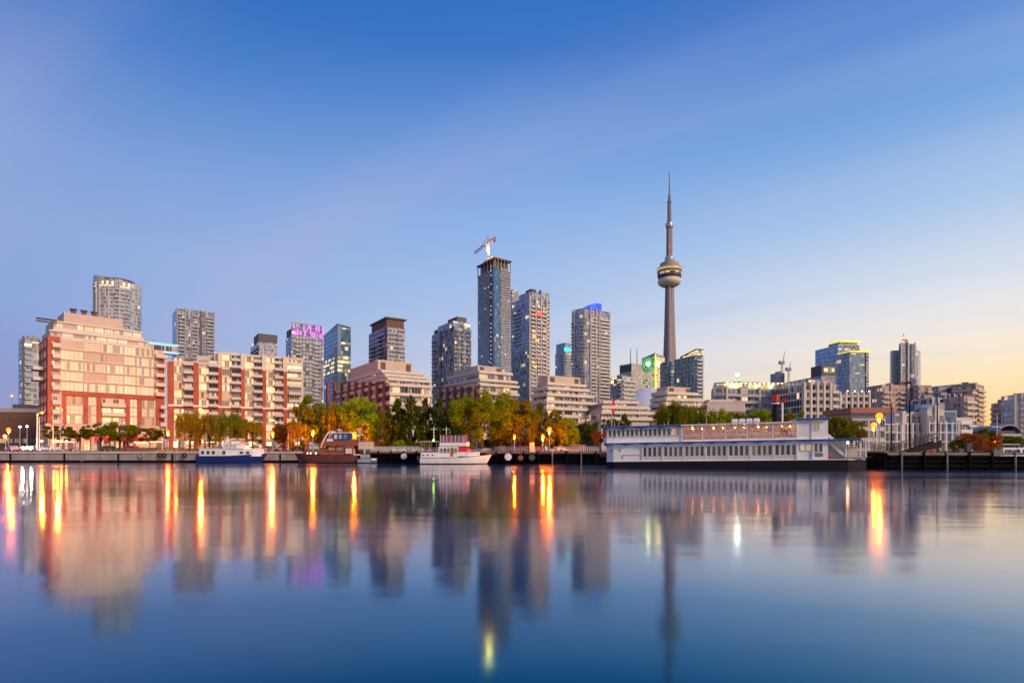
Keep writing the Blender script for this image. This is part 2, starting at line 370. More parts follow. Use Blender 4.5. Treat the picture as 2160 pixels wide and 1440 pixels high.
class Tower:
    "a building on a polygon footprint; edges run left to right as seen from the water"
    def __init__(s, name, label, cat, poly, origin, rot, h, wall, group=None, tops=None, part='facade', base=G):
        s.root = thing(name, label, cat, (origin[0], origin[1], base), rot, group); s.poly = poly; s.h = h
        s.body = MB().prism(poly, 0, h, tops).build(part, M[wall] if isinstance(wall, str) else wall, s.root)
    def frame(s, i):
        a, b = s.poly[i], s.poly[(i + 1) % len(s.poly)]
        return Vector((a[0], a[1], 0)), math.atan2(b[1] - a[1], b[0] - a[0]), math.hypot(b[0] - a[0], b[1] - a[1])
    def put(s, i, name, me, x, z, out=0.0, parent=None):
        o, r, L = s.frame(i); c, sn = math.cos(r), math.sin(r)
        return link(name, me, parent or s.root, (o.x + c * x + sn * out, o.y + sn * x - c * out, z), r)
    def balconies(s, i, f0, f1, z0, z1, d=1.4, pitch=3.0, slab='grey_concrete', rail='grey_paint', rh=1.0, out=0.0):
        L = s.frame(i)[2]; me = balcony_mesh((f1 - f0) * L, d, rh, slab, rail)
        k = math.ceil(max(z0, pitch) / pitch)
        while k * pitch + rh < z1: s.put(i, 'balcony', me, f0 * L, k * pitch, out); k += 1
    def pier(s, i, f, w, d, z0, z1, m, name='pier'):
        L = s.frame(i)[2]
        me = cached(('pier', w, d, round(z0, 1), round(z1, 1), m), lambda: MB().box(-w / 2, -d, z0, w / 2, -.004, z1).mesh(name, M[m]))
        return s.put(i, name, me, f * L, 0)
    def panel(s, i, f0, f1, z0, z1, m, name, d=.06):
        L = s.frame(i)[2]
        return s.put(i, name, MB().box(0, -d, 0, (f1 - f0) * L, -.004, z1 - z0).mesh(name, M[m]), f0 * L, z0)
    def window(s, i, x, z, w, hgt, nx, ny, fm, pm, fw=.1, out=0.0):
        a, b = window_meshes(w, hgt, nx, ny, fm, pm, fw)
        o = s.put(i, 'window', a, x, z, out); link('pane', b, o); return o
    def roof(s, x0, y0, x1, y1, hgt, m, name='penthouse', z=None):
        z = s.h if z is None else z
        return MB().box(x0, y0, z + .003, x1, y1, z + hgt).build(name, M[m], s.root)
    def rooftop(s, seed=0, m='grey_concrete'):
        rr = random.Random(seed); xs = [p[0] for p in s.poly]; ys = [p[1] for p in s.poly]
        x0, x1, y0, y1 = min(xs), max(xs), min(ys), max(ys)
        for k in range(3):
            x = x0 + (x1 - x0) * rr.uniform(.15, .7); y = y0 + (y1 - y0) * rr.uniform(.15, .6); a = rr.uniform(1.5, 4)
            MB().box(x, y, s.h + .004, x + a, y + a, s.h + rr.uniform(1, 2.2)).build('roof_unit', M[m], s.root)
def boxpoly(px, Y, rot, dmin=12, dmax=42):
    xl, xc, xr = px; a = R(rot); c, sn = math.cos(a), math.sin(a); uc, ur, ul = U(xc), U(xr), U(xl)
    wR = Y * (ur - uc) / (c - ur * sn)
    den = -sn - ul * c
    wL = Y * (ul - uc) / den if (xl < xc and abs(den) > 1e-3) else dmax
    wL = min(max(wL, dmin), dmax)
    return [(0, wL), (0, 0), (wR, 0), (wR, wL)], (uc * Y, Y), a
def tower(name, label, px, ytop, Y, rot, wall, cat='tower', group='towers of the skyline', dmin=12, dmax=42, **k):
    poly, org, a = boxpoly(px, Y, rot, dmin, dmax)
    t = Tower(name, label, cat, poly, org, a, zat(ytop, Y) - G, wall, group, **k)
    t.Y = Y; t.w = poly[2][0]; t.d = poly[0][1]; return t
def zl(py, Y): return zat(py, Y) - G
def local_px(pts, Y0, x0):
    return [(U(px) * Y - U(x0) * Y0, Y - Y0) for px, Y in pts]

# ---- round glass tower, far left
def build_towers():
    Y = 450; cx, rr = -311.6, 15.7; n = 28
    poly = [(rr * math.cos(2 * math.pi * k / n), rr * math.sin(2 * math.pi * k / n)) for k in range(n)]
    h = zl(600, Y); tops = [h - p[0] * .17 + 2 for p in poly]
    t = Tower('apartment_tower', 'round glass tower with slanting roof and bright top floors, behind the big pink building', 'tower', poly, (cx, Y), 0, h, 'wall_pale_condo', 'towers of the skyline', tops)
    for k in (17, 19, 20, 22, 24): t.pier(k, 0, .7, .5, 60, h - 2, 'white_concrete', 'fin')
    # dark western third
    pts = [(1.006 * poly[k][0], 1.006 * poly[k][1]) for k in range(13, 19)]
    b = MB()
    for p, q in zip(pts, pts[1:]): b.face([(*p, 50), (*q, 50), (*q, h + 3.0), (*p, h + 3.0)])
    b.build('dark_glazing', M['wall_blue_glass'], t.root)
    for k in range(17, 26):
        a, c = poly[k], poly[(k + 1) % n]; b = MB()
        q = [(1.012 * a[0], 1.012 * a[1]), (1.012 * c[0], 1.012 * c[1])]
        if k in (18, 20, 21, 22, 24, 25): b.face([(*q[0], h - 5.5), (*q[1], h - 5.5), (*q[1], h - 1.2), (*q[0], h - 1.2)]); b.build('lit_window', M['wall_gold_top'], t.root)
    for k in (15, 16):
        a, c = poly[k], poly[k + 1]; b = MB(); q = [(1.02 * a[0], 1.02 * a[1]), (1.02 * c[0], 1.02 * c[1])]
        b.face([(*q[0], h - 6), (*q[1], h - 6), (*q[1], h - 2), (*q[0], h - 2)]); b.build('lit_window', M['wall_gold_top'], t.root)
    for k in (23, 24, 25): t.balconies(k, .05, .95, 70, h - 4, 1.1, slab='white_concrete')
    MB().lathe([(rr * .7, h + 1), (rr * .7, h + 2.6), (.01, h + 2.6)], 20).build('penthouse', M['charcoal'], t.root)

    t = tower('apartment_tower', 'pale glass slab tower at the far left edge, half hidden by the pink building', (44, 49, 96), 711, 300, 50, 'wall_pale_condo')
    for z in range(18, 72, 3): pass
    t.balconies(1, .05, .35, 25, t.h, 1.2, slab='white_concrete'); t.panel(1, .02, .9, t.h - 6, t.h - 2, 'wall_gold_top', 'lit_storey'); t.panel(1, .0, .95, 12, 22, 'wall_gold_top', 'lit_storey')
    t.pier(1, 0.0, .8, .4, 0, t.h + .6, 'charcoal'); t.rooftop(3)

    t = tower('apartment_tower', 'grey concrete slab tower with dark balcony columns beside the skybridge', (362, 373, 452), 650, 480, 38, 'wall_grey_condo', dmin=18, dmax=26)
    zv = zl(770, 480)
    for f0, f1 in ((.04, .2), (.41, .53), (.78, .97)): t.balconies(1, f0, f1, zv, t.h - 3, 1.5, slab='grey_concrete', rail='grey_paint')
    for f in (.01, .22, .4, .55, .76, .99): t.pier(1, f, .9, .7, 30, t.h + 1, 'grey_concrete')
    t.panel(1, .60, .66, 40, t.h + .5, 'charcoal', 'recess_shade'); t.panel(0, .02, .98, 30, t.h - 1, 'wall_blue_glass', 'side_glazing'); t.rooftop(5)  # flat charcoal strip, the shade of a recess put in as colour

    # skybridge
    Y = 430; r = thing('skybridge', 'enclosed skybridge edged with blue light strips between two towers', 'skybridge', (-302.5, 459.5, 82.6), R(45))
    L = 34; MB().box(0, 0, 0, L, 6, 8.2).build('bridge_body', M['steel'], r)
    for i in range(6):
        a, b = window_meshes(L / 6 - .3, 4.2, 3, 1, 'grey_paint', 'pane_dim'); o = link('window', a, r, (.15 + i * L / 6, 0, 2)); link('pane', b, o)
    for z in (.9, 7.4): MB().box(0, -.35, z, L, -.13, z + .55).build('light_strip', M['light_blue'], r)
    MB().box(0, -.4, 8.21, L, 6.4, 8.6).build('bridge_roof', M['pale_concrete'], r); MB().cyl((12, 3, 8.6), (12, 3, 11), .15).build('antenna', M['dark_metal'], r)

    Y = 520
    t = tower('apartment_tower', 'short tower with dark rooftop box, white glass right side and banded left side', (511, 546, 584), 720, Y, 34, 'wall_pale_condo')
    t.roof(-.4, -.4, t.w + .4, t.d * .55, zl(703, Y) - t.h, 'charcoal', 'roof_box')
    t.roof(.2, t.d * .56, t.w * .5, t.d - .2, zl(712, Y) - t.h, 'wall_gold_top', 'lit_storey')
    t.panel(0, 0.01, .99, 40, t.h - 2, 'wall_dark_condo', 'side_glazing'); t.balconies(0, .1, .9, zl(760, Y), t.h - 4, 1.2, slab='white_concrete', rail='steel')

    Y = 430
    t = tower('apartment_tower', 'dark tower of pixel like windows with purple lights along its top', (603, 615, 682), 708, Y, 36, 'wall_pixel', dmin=16, dmax=22)
    t.roof(0.1, .1, t.w, .8, zl(679, Y) - t.h, 'wall_slate', 'roof_screen'); t.roof(.1, .9, t.w * .9, t.d * .9, zl(692, Y) - t.h, 'charcoal', 'penthouse')
    hs = zl(679, Y) - t.h
    for k, (f, a, b) in enumerate(((.05, .55, .9), (.1, .1, .35), (.17, .1, .55), (.25, .15, .4), (.37, .5, .9), (.40, .1, .5), (.52, .62, .92), (.57, .3, .92), (.63, .05, .45), (.70, .05, .5), (.75, .55, .9), (.83, .5, .9), (.88, .05, .3), (.93, .05, .4), (.97, .4, .95))):
        t.put(1, 'purple_light', MB().box(0, -.25, 0, .75, -.02, hs * (b - a)).mesh('purple_light', M['light_purple']), f * t.w, t.h + hs * a)
    t.panel(0, .02, .98, 30, t.h - .5, 'wall_blue_glass', 'side_glazing')
    t.balconies(1, .68, .92, zl(850, Y), t.h - 4, 1.2, slab='grey_concrete'); t.balconies(1, .1, .3, zl(850, Y), t.h - 4, 1.2, slab='grey_concrete')

    Y = 480
    t = tower('office_tower', 'blue glass office tower with a wedge top and bright yellow lower floors', (683, 711, 740), 694, Y, 34, 'wall_blue_glass')
    w, dd = t.w, t.d; b = MB(); b.prism([(0, dd), (0, 0), (w, 0), (w, dd)], t.h + .01, t.h, [t.h + 1, t.h + zl(686, Y) - t.h + 1.5, t.h + 3.2, t.h + .5]); b.build('wedge_roof', M['wall_teal_glass'], t.root)
    t.panel(1, .3, .98, 30, t.h + 1, 'wall_teal_glass', 'side_glazing'); t.panel(1, .02, .28, 30, t.h + 3, 'glass_sky', 'corner_column', .5)
    z1, z0 = zl(748, Y), zl(786, Y)
    t.panel(0, .02, .8, z0, z1, 'wall_lit_office', 'lit_storey', .12); t.panel(1, .02, .98, z0, z1, 'wall_lit_office', 'lit_storey', .6)
    t.panel(1, .3, .96, zl(727, Y), zl(720, Y), 'wall_lit_office', 'lit_storey', .12); t.panel(1, .35, .9, zl(695, Y), zl(690, Y), 'wall_lit_office', 'lit_storey', .12)

    Y = 400
    t = tower('apartment_tower', 'charcoal tower with brown overhanging flat roof, pale banded right side', (778, 815, 854), 688, Y, 34, 'wall_dark_condo')
    t.roof(.3, .3, t.w - .6, t.d * .85, zl(671, Y) - t.h, 'brown_brick', 'roof_box'); t.roof(-.6, -.8, t.w + 1.2, t.d * .9, 1.0, 'charcoal', 'roof_slab', zl(671, Y) + .01)
    t.panel(1, .02, .99, 25, t.h - .3, 'wall_band', 'side_glazing'); t.balconies(0, .55, .8, zl(770, Y), t.h - 2, 1.5, slab='charcoal'); t.balconies(0, .1, .35, zl(770, Y), t.h - 8, 1.5, slab='charcoal')
    t.pier(1, .02, .7, .7, 25, t.h, 'charcoal'); t.pier(1, .58, .35, .4, 25, t.h, 'charcoal'); t.pier(0, .97, 1.0, .5, 25, t.h + 1, 'charcoal')

    Y = 390
    t = tower('apartment_tower', 'slate blue stepped tower with dark balconies standing over the pink terraces', (911, 957, 994), 690, Y, 34, 'wall_slate', group='slate glass tower pair')
    t.roof(t.w * .05, 2, t.w * .95, t.d * .75, zl(675, Y) - t.h, 'wall_slate', 'upper_storey'); t.roof(t.w * .3, 3, t.w * .85, t.d * .5, zl(664, Y) - zl(675, Y), 'charcoal', 'penthouse', zl(675, Y) + .01)
    t.roof(1, t.d * .76, t.w * .5, t.d * .95, 3.2, 'charcoal', 'penthouse')
    for f0, f1 in ((.1, .3), (.42, .58), (.72, .95)): t.balconies(1, f0, f1, zl(830, Y), t.h - 2, 1.3, slab='grey_concrete', rail='charcoal')
    t.balconies(0, .05, .2, zl(830, Y), t.h - 3, 1.2, slab='grey_concrete'); t.pier(1, 0, .8, .8, 20, t.h + .8, 'charcoal'); t.pier(0, .45, .6, .5, 20, t.h + .5, 'charcoal')
    t.panel(1, .62, .95, t.h + 1, t.h + 3.5, 'wall_gold_top', 'lit_storey', -1.9)

    # tallest tower with open crown
    Y = 720
    t = tower('apartment_tower', 'tallest dark banded tower with an open column crown under the crane', (1008, 1043, 1077), 566, Y, 34, 'wall_tall')
    zc = zl(546, Y); zv = zl(800, Y); w, dd = t.w, t.d
    for z in range(int(t.h // 3), int(zv // 3), -1):
        zz = z * 3.0
        t.put(1, 'balcony', balcony_mesh(w * .64, 1.5, .7, 'white_concrete', 'white_concrete'), w * .35, zz)
        if z % 1 == 0: t.put(0, 'balcony', balcony_mesh(dd * .66, 1.3, .6, 'white_concrete', 'pale_concrete'), dd * .02, zz)
    for f in (.02, .2, .4, .6, .8, .98): t.pier(1, f, .9, .9, t.h, zc, 'grey_concrete', 'crown_column'); t.pier(0, f, .9, .9, t.h, zc, 'grey_concrete', 'crown_column')
    t.roof(-1.4, -1.4, w + 1, dd + 1, 1.6, 'brown_brick', 'crown_roof', zc); t.roof(3, 3, w - 3, dd - 4, zc - t.h - .1, 'charcoal', 'penthouse'); t.roof(2, 6, w * .6, dd * .7, 4, 'grey_concrete', 'roof_box', zc + 1.61)
    for k in range(26):
        zz = zv + 4 + k * 5.6
        if random.random() < .75: t.put(0, 'lit_window', cached('hoistlit', lambda: MB().box(0, -.2, 0, 1.6, -.02, 1.9).mesh('lit_window', M['lamp_warm_window'])), dd * .78, zz)
    t.panel(0, .72, .88, zv, t.h, 'charcoal', 'hoist_shaft', .08); t.panel(1, .0, .33, zv, t.h, 'wall_blue_glass', 'corner_glazing', .1)
    for f in (.25, .5, .75): t.put(1, 'lit_window', cached('hoistlit', None), f * w, t.h + 2, -3.2)
    top9 = (U(1030) * Y, Y + 8)

    # construction crane on it
    Yc = Y + 8; zb = zat(546, Y) + 2; zj = zat(512, Yc)
    r = thing('tower_crane', 'red and white construction crane on top of the tallest tower', 'crane', (U(1030) * Yc, Yc, zb))
    def lattice(b, p0, p1, wd, n):
        p0, p1 = Vector(p0), Vector(p1); ax = (p1 - p0).normalized(); s = ax.cross(Vector((0, 0, 1)) if abs(ax.z) < .9 else Vector((1, 0, 0))).normalized(); u = s.cross(ax)
        cs = [(s * i + u * j) * wd / 2 for i, j in ((1, 1), (-1, 1), (-1, -1), (1, -1))]
        for c in cs: b.cyl(p0 + c, p1 + c, wd * .09, n=4)
        for k in range(n):
            a, c = p0.lerp(p1, k / n), p0.lerp(p1, (k + 1) / n)
            for q in range(4): b.cyl(a + cs[q], c + cs[(q + 1) % 4], wd * .06, n=4)
    b = MB(); lattice(b, (0, 0, 0), (0, 0, zj - zb), 2.6, 8); b.build('mast', M['white_paint'], r)
    dv = Vector((-.46, .89, 0)); b = MB(); lattice(b, (0, 0, zj - zb), tuple(dv * 44 + Vector((0, 0, zj - zb))), 2.4, 14); b.build('jib', M['crane_red'], r)
    b = MB(); lattice(b, (0, 0, zj - zb), tuple(dv * -19 + Vector((0, 0, zj - zb))), 2.4, 6); b.build('counter_jib', M['crane_red'], r)
    b = MB(); q = dv * -18; b.box(q.x - 1.8, q.y - 1.8, zj - zb - 4, q.x + 1.8, q.y + 1.8, zj - zb + 1); b.build('counterweight', M['grey_concrete'], r)
    b = MB(); lattice(b, (0, 0, zj - zb), (0, 0, zj - zb + 8), 2, 3); b.build('apex', M['crane_red'], r)
    b = MB(); b.cyl((0, 0, zj - zb + 8), tuple(dv * 30 + Vector((0, 0, zj - zb + 1))), .18, n=4); b.build('tie_bar', M['dark_metal'], r)
    MB().box(-3.4, -2, zj - zb - 3.5, -1.4, .5, zj - zb - .5).build('cab', M['white_paint'], r)
    MB().ball((0, -1.6, (zj - zb) * .55), 1.5).build('work_light', M['crane_light'], r)

    # twin part tower right of it
    Y = 430
    t = tower('apartment_tower', 'broad grey condominium tower with pale balcony stripes and taller right wing', (1080, 1116, 1152), 625, Y, 34, 'wall_slate', group='slate glass tower pair')
    zv = zl(835, Y); w, dd = t.w, t.d
    for f0, f1 in ((.08, .3), (.42, .62), (.72, .95)): t.balconies(1, f0, f1, zv, t.h - 4, 1.4, slab='white_concrete', rail='white_concrete')
    t.balconies(0, .1, .5, zv + 40, t.h - 6, 1.2, slab='grey_concrete')
    for f in (.01, .36, .67, .99): t.pier(1, f, .8, 1.1, 20, t.h + 1, 'pale_concrete')
    wing = [(w * .93, 6), (w * 1.5, 6), (w * 1.5, dd + 4), (w * .93, dd + 4)]; hw = zl(610, Y) + 2
    wb = MB().prism(wing, 0, hw).build('wing', M['wall_pale_condo'], t.root)
    me = balcony_mesh(w * .48, 1.3, 1.0, 'white_concrete', 'pale_concrete')
    for k in range(int(zv // 3), int(hw // 3) - 3): link('balcony', me, t.root, (w * .99, 6, k * 3.0))
    MB().box(w * .93 - .6, 5.2, 20, w * .93 + .4, 6.6, hw + 1).build('pier', M['charcoal'], t.root)
    t.roof(2, 3, w * .8, dd * .7, 4.5, 'wall_slate', 'upper_storey'); t.roof(5, 4, w * .6, dd * .5, 3, 'charcoal', 'penthouse', t.h + 4.51); t.rooftop(9)
    t.put(1, 'red_light', MB().box(0, -.4, 0, 4, -.02, 3).mesh('red_light', M['beacon_red']), w * .4, zl(664, Y), 1.5)
    for f, y in ((.12, 700), (.14, 711), (.3, 719), (.34, 719), (.1, 766), (.2, 775)):
        t.put(1, 'lit_window', cached('lw2', lambda: MB().box(0, -.12, 0, 2.8, -.02, 1.6).mesh('lit_window', M['lamp_warm_window'])), f * w, zl(y, Y), 1.42)

    t = tower('office_tower', 'far pale tower top showing between the tallest tower and its neighbour', (1072, 1080, 1104), 622, 860, 34, 'wall_far'); t.roof(2, 2, t.w * .6, 12, 9, 'wall_far', 'penthouse'); t.rooftop(4)
    Y = 600
    t = tower('apartment_tower', 'small tower with a turquoise lit roof between two larger towers', (1171, 1192, 1206), 742, Y, 34, 'wall_pale_condo')
    t.roof(.5, .5, t.w - 1, t.d - 1, zl(722, Y) - t.h, 'wall_cyan_top', 'roof_storey'); t.roof(.3, .3, t.w * .98, 2, 4, 'light_cyan', 'light_strip', t.h + 1.0)
    t.balconies(1, .1, .9, zl(800, Y), t.h - 2, 1.2, slab='white_concrete'); t.balconies(0, .55, .95, zl(800, Y), t.h - 2, 1.2, slab='grey_concrete')

    # rounded tower with the blue crown
    Y = 480
    pts = [(1206, Y + 30), (1206, Y + 12), (1212, Y + 6), (1222, Y + 2), (1233, Y), (1245, Y + 1), (1256, Y + 4), (1264, Y + 8), (1285, Y + 14), (1279, Y + 40)]
    poly = local_px(pts, Y, 1233)
    t = Tower('apartment_tower', 'rounded condominium tower with a glowing blue crown and lit balconies', 'tower', poly, (U(1233) * Y, Y), 0, zl(652, Y), 'wall_round', 'towers of the skyline')
    zv = zl(840, Y)
    t.balconies(7, .03, .97, zv, t.h - 5, 1.6, slab='white_concrete', rail='white_concrete'); t.balconies(5, .1, .9, zv, t.h - 5, 1.3, slab='white_concrete', rail='pale_concrete'); 
    for i in (1, 3, 6): t.balconies(i, .1, .9, zv + 20, t.h - 8, 1.1, slab='pale_concrete')
    for i in (2, 5, 6, 7, 8): t.pier(i, 0.0, .9, 1.0, 20, t.h + 1.2, 'pale_concrete')
    cp = local_px([(1230, Y + 8), (1231, Y + 3), (1245, Y + 3), (1258, Y + 6), (1269, Y + 11), (1269, Y + 20), (1230, Y + 20)], Y, 1233)
    MB().prism(cp, t.h + .01, t.h, [zl(648, Y), zl(647, Y), zl(640, Y), zl(635.5, Y), zl(633.5, Y), zl(633.5, Y), zl(646, Y)]).build('crown', M['crown_blue'], t.root)
    ring = [(p[0] * .97, p[1] + .5) for p in poly]; MB().prism(ring, t.h + .005, t.h + 1.0).build('roof_storey', M['wall_band'], t.root)

    Y = 400
    t = tower('apartment_block', 'low glass block with lit windows beside the rounded blue crowned tower', (1287, 1312, 1340), 793, Y, 34, 'wall_pale_condo', 'apartment block')
    t.balconies(1, .05, .95, zl(860, Y), t.h, 1.3, slab='white_concrete', rail='pale_concrete'); t.balconies(0, .5, .95, zl(860, Y), t.h, 1.2, slab='grey_concrete'); t.panel(0, .05, .95, t.h - 5, t.h - .3, 'wall_gold_top', 'lit_storey'); t.rooftop(8)
    Y = 1000
    t = tower('office_tower', 'pale stone bank tower with twin rooftop masts', (1307, 1332, 1354), 766, Y, 34, 'wall_bank')
    t.panel(0, 0.02, .98, t.h - 14, t.h - 2, 'charcoal', 'top_band', .3); 
    for x, yt in ((6, 733), (22, 731)): MB().cyl((x, 8, t.h), (x, 8, zl(yt, Y)), .9, .5, 6).build('antenna', M['dark_metal'], t.root)
    Y = 900
    t = tower('office_tower', 'yellow lit office tower with a glowing green upper panel', (1353, 1381, 1402), 752, Y, 34, 'wall_yellow_office')
    w, dd = t.w, t.d
    MB().prism([(0, dd), (0, 0), (w, 0), (w, dd)], t.h + .01, t.h, [t.h + .5, t.h + 6, t.h - 12 + 14, t.h + .3]).build('wedge_roof', M['wall_band'], t.root)
    t.panel(0, .04, .98, zl(779, Y), t.h, 'wall_green_top', 'green_panel', .3); t.panel(1, .0, .14, zl(850, Y), t.h + 4, 'light_yellow', 'light_strip', .4)
    t.put(0, 'beacon', MB().ball((0, -.5, 0), 2.6).mesh('beacon', M['work_white']), dd * .55, zl(765, Y), 1.2); t.put(1, 'beacon', MB().ball((0, -.5, 0), 1.8).mesh('beacon', M['work_white']), w * .35, zl(765, Y), 1.2)
    Y = 470
    t = tower('apartment_tower', 'narrow dark blue glass tower directly in front of the concrete needle tower', (1403, 1416, 1428), 762, Y, 34, 'wall_tall'); t.balconies(0, .2, .8, zl(815, Y), t.h, 1.2); t.rooftop(2)
    Y = 440
    t = tower('apartment_tower', 'blue glass tower with curved roof plate and lit balconies on its right edge', (1423, 1467, 1483), 748, Y, 20, 'wall_blue_glass', dmax=60)
    t.balconies(1, .1, .98, zl(845, Y), t.h - 2, 1.6, slab='white_concrete', rail='pale_concrete'); zr = zl(737, Y)
    MB().prism([(2, t.d * .72), (2, 1), (t.w, 1), (t.w, t.d * .72)], t.h + .01, t.h, [zr - 3, zr, zr, zr - 3]).build('roof_storey', M['wall_gold_top'], t.root)
    MB().prism([(1, t.d * .8), (1, .4), (t.w + .6, .4), (t.w + .6, t.d * .8)], [zr - 3.3, zr + .05, zr + .05, zr - 3.3], 0, [zr - 2.5, zr + .8, zr + .8, zr - 2.5]).build('roof_plate', M['charcoal'], t.root)
    for f in (.0, .33, .66, .97): t.pier(0, f, .6, .4, 20, t.h, 'steel')

    # the tall concrete needle
    Y = 1125; k = Y / 1200
    r = thing('observation_tower', 'very tall concrete needle tower with round pod and antenna mast', 'tower', (U(1416.5) * Y, Y + 15, G))
    def zz(py): return zl(py, Y)
    b = MB(); n = 24
    def lobed(rad, tw=0.5):
        return [(rad * (.72 + .28 * math.cos(3 * (2 * math.pi * i / n) - tw)) * math.cos(2 * math.pi * i / n), rad * (.72 + .28 * math.cos(3 * (2 * math.pi * i / n) - tw)) * math.sin(2 * math.pi * i / n)) for i in range(n)]
    lv = [(0, 20.5), (60, 18.0), (130, 15.3), (zz(760), 14.6), (zz(700), 12.2), (zz(650), 10.9), (zz(597), 9.6)]
    for (z0, r0), (z1, r1) in zip(lv, lv[1:]):
        A, B = lobed(r0), lobed(r1)
        for i in range(n): j = (i + 1) % n; b.face([(*A[i], z0), (*A[j], z0), (*B[j], z1), (*B[i], z1)])
    b.build('shaft', M['tower_concrete'], r)
    for a in (-95, 25, 145): MB().box(-1.6, 0, 0, 1.6, 5.5, zz(600)).build('lift_shaft', M['grey_concrete'], r, rot=R(a + 90))
    MB().lathe([(9.6, zz(600)), (17, zz(598)), (21.8, zz(594)), (22.8, zz(589)), (21.6, zz(584)), (17, zz(582.5))], 40).build('radome', M['white_concrete'], r, smooth=True)
    MB().lathe([(17, zz(582.5)), (22.6, zz(581)), (23.4, zz(578)), (23.4, zz(576.5)), (20, zz(576.4))], 40).build('pod_base', M['charcoal'], r)
    MB().lathe([(20.5, zz(576.4)), (23.5, zz(575)), (23.5, zz(571))], 40).build('window_ring', M['wall_gold_ring'], r)
    MB().lathe([(20.5, zz(571)), (24, zz(570.5)), (24.4, zz(568)), (21.5, zz(567.8))], 40).build('pod_middle', M['charcoal'], r)
    MB().lathe([(21.5, zz(567.8)), (24.3, zz(566.5)), (24.3, zz(562.5))], 40).build('light_ring', M['pod_gold'], r)
    MB().lathe([(24.3, zz(562.5)), (24.9, zz(561.5)), (22, zz(559)), (18.3, zz(558)), (18.3, zz(551)), (15, zz(549)), (9, zz(548)), (9, zz(543))], 40).build('pod_roof', M['grey_concrete'], r)
    MB().lathe([(9, zz(543)), (9.2, zz(537)), (6, zz(536.5))], 24).build('machine_room', M['steel'], r)
    MB().lathe([(6.6, zz(548)), (6.0, zz(474))], 6).build('upper_shaft', M['tower_concrete'], r)
    MB().lathe([(6, zz(476)), (7.6, zz(473)), (7.9, zz(469)), (7.4, zz(465)), (4.2, zz(463))], 24).build('sky_pod', M['steel'], r)
    MB().lathe([(4.2, zz(464)), (3.9, zz(421)), (4.5, zz(420.9)), (4.4, zz(418)), (2.9, zz(417.9)), (2.7, zz(405)), (1.5, zz(404)), (1.3, zz(385)), (1.0, zz(384)), (.7, zz(355))], 10).build('antenna', M['antenna_grey'], r)
    MB().ball((-2, -7.3, zz(516)), 1.0).build('beacon', M['beacon_red'], r)

    # stadium dome
    Y = 800; b = MB(); rr = 52
    r = thing('stadium_dome', 'white curved stadium roof peeking over the stepped terraces', 'stadium', (U(1388) * Y, Y + 60, G))
    b.lathe([(rr * math.cos(R(a)), 36 + (zl(818, Y + 60) - 36) * math.sin(R(a))) for a in range(0, 91, 6)], 48); b.build('roof', M['dome_white'], r, smooth=True)
    MB().lathe([(rr, 0), (rr, 36.2)], 48).build('wall', M['wall_band'], r)

glow('lamp_warm_window', (1, .52, .16), 1.2)
glow('work_white', (1, .78, .42), 22)
glow('crane_light', (1, .38, .03), 500)
glow('sign_red', (1, .07, .03), 1.4)
glow('beacon_red', (1, .05, .03), 3)
glow('pod_gold', (1, .60, .16), .5, (.3, .2, .1))
mat('crane_red', (.50, .16, .14), .5)
mat('antenna_grey', (.22, .20, .25), .6)
facade('wall_gold_ring', (.2, .17, .15), (.25, .2, .16), 2.2, 4, .25, .1, .6, (1, .7, .3), .9, gvar=.4)
facade('wall_hazel', (.52, .36, .31), (.30, .22, .22), 2.0, 3.0, .3, .4, .06, gvar=.5, blind=.3, metal=.2)

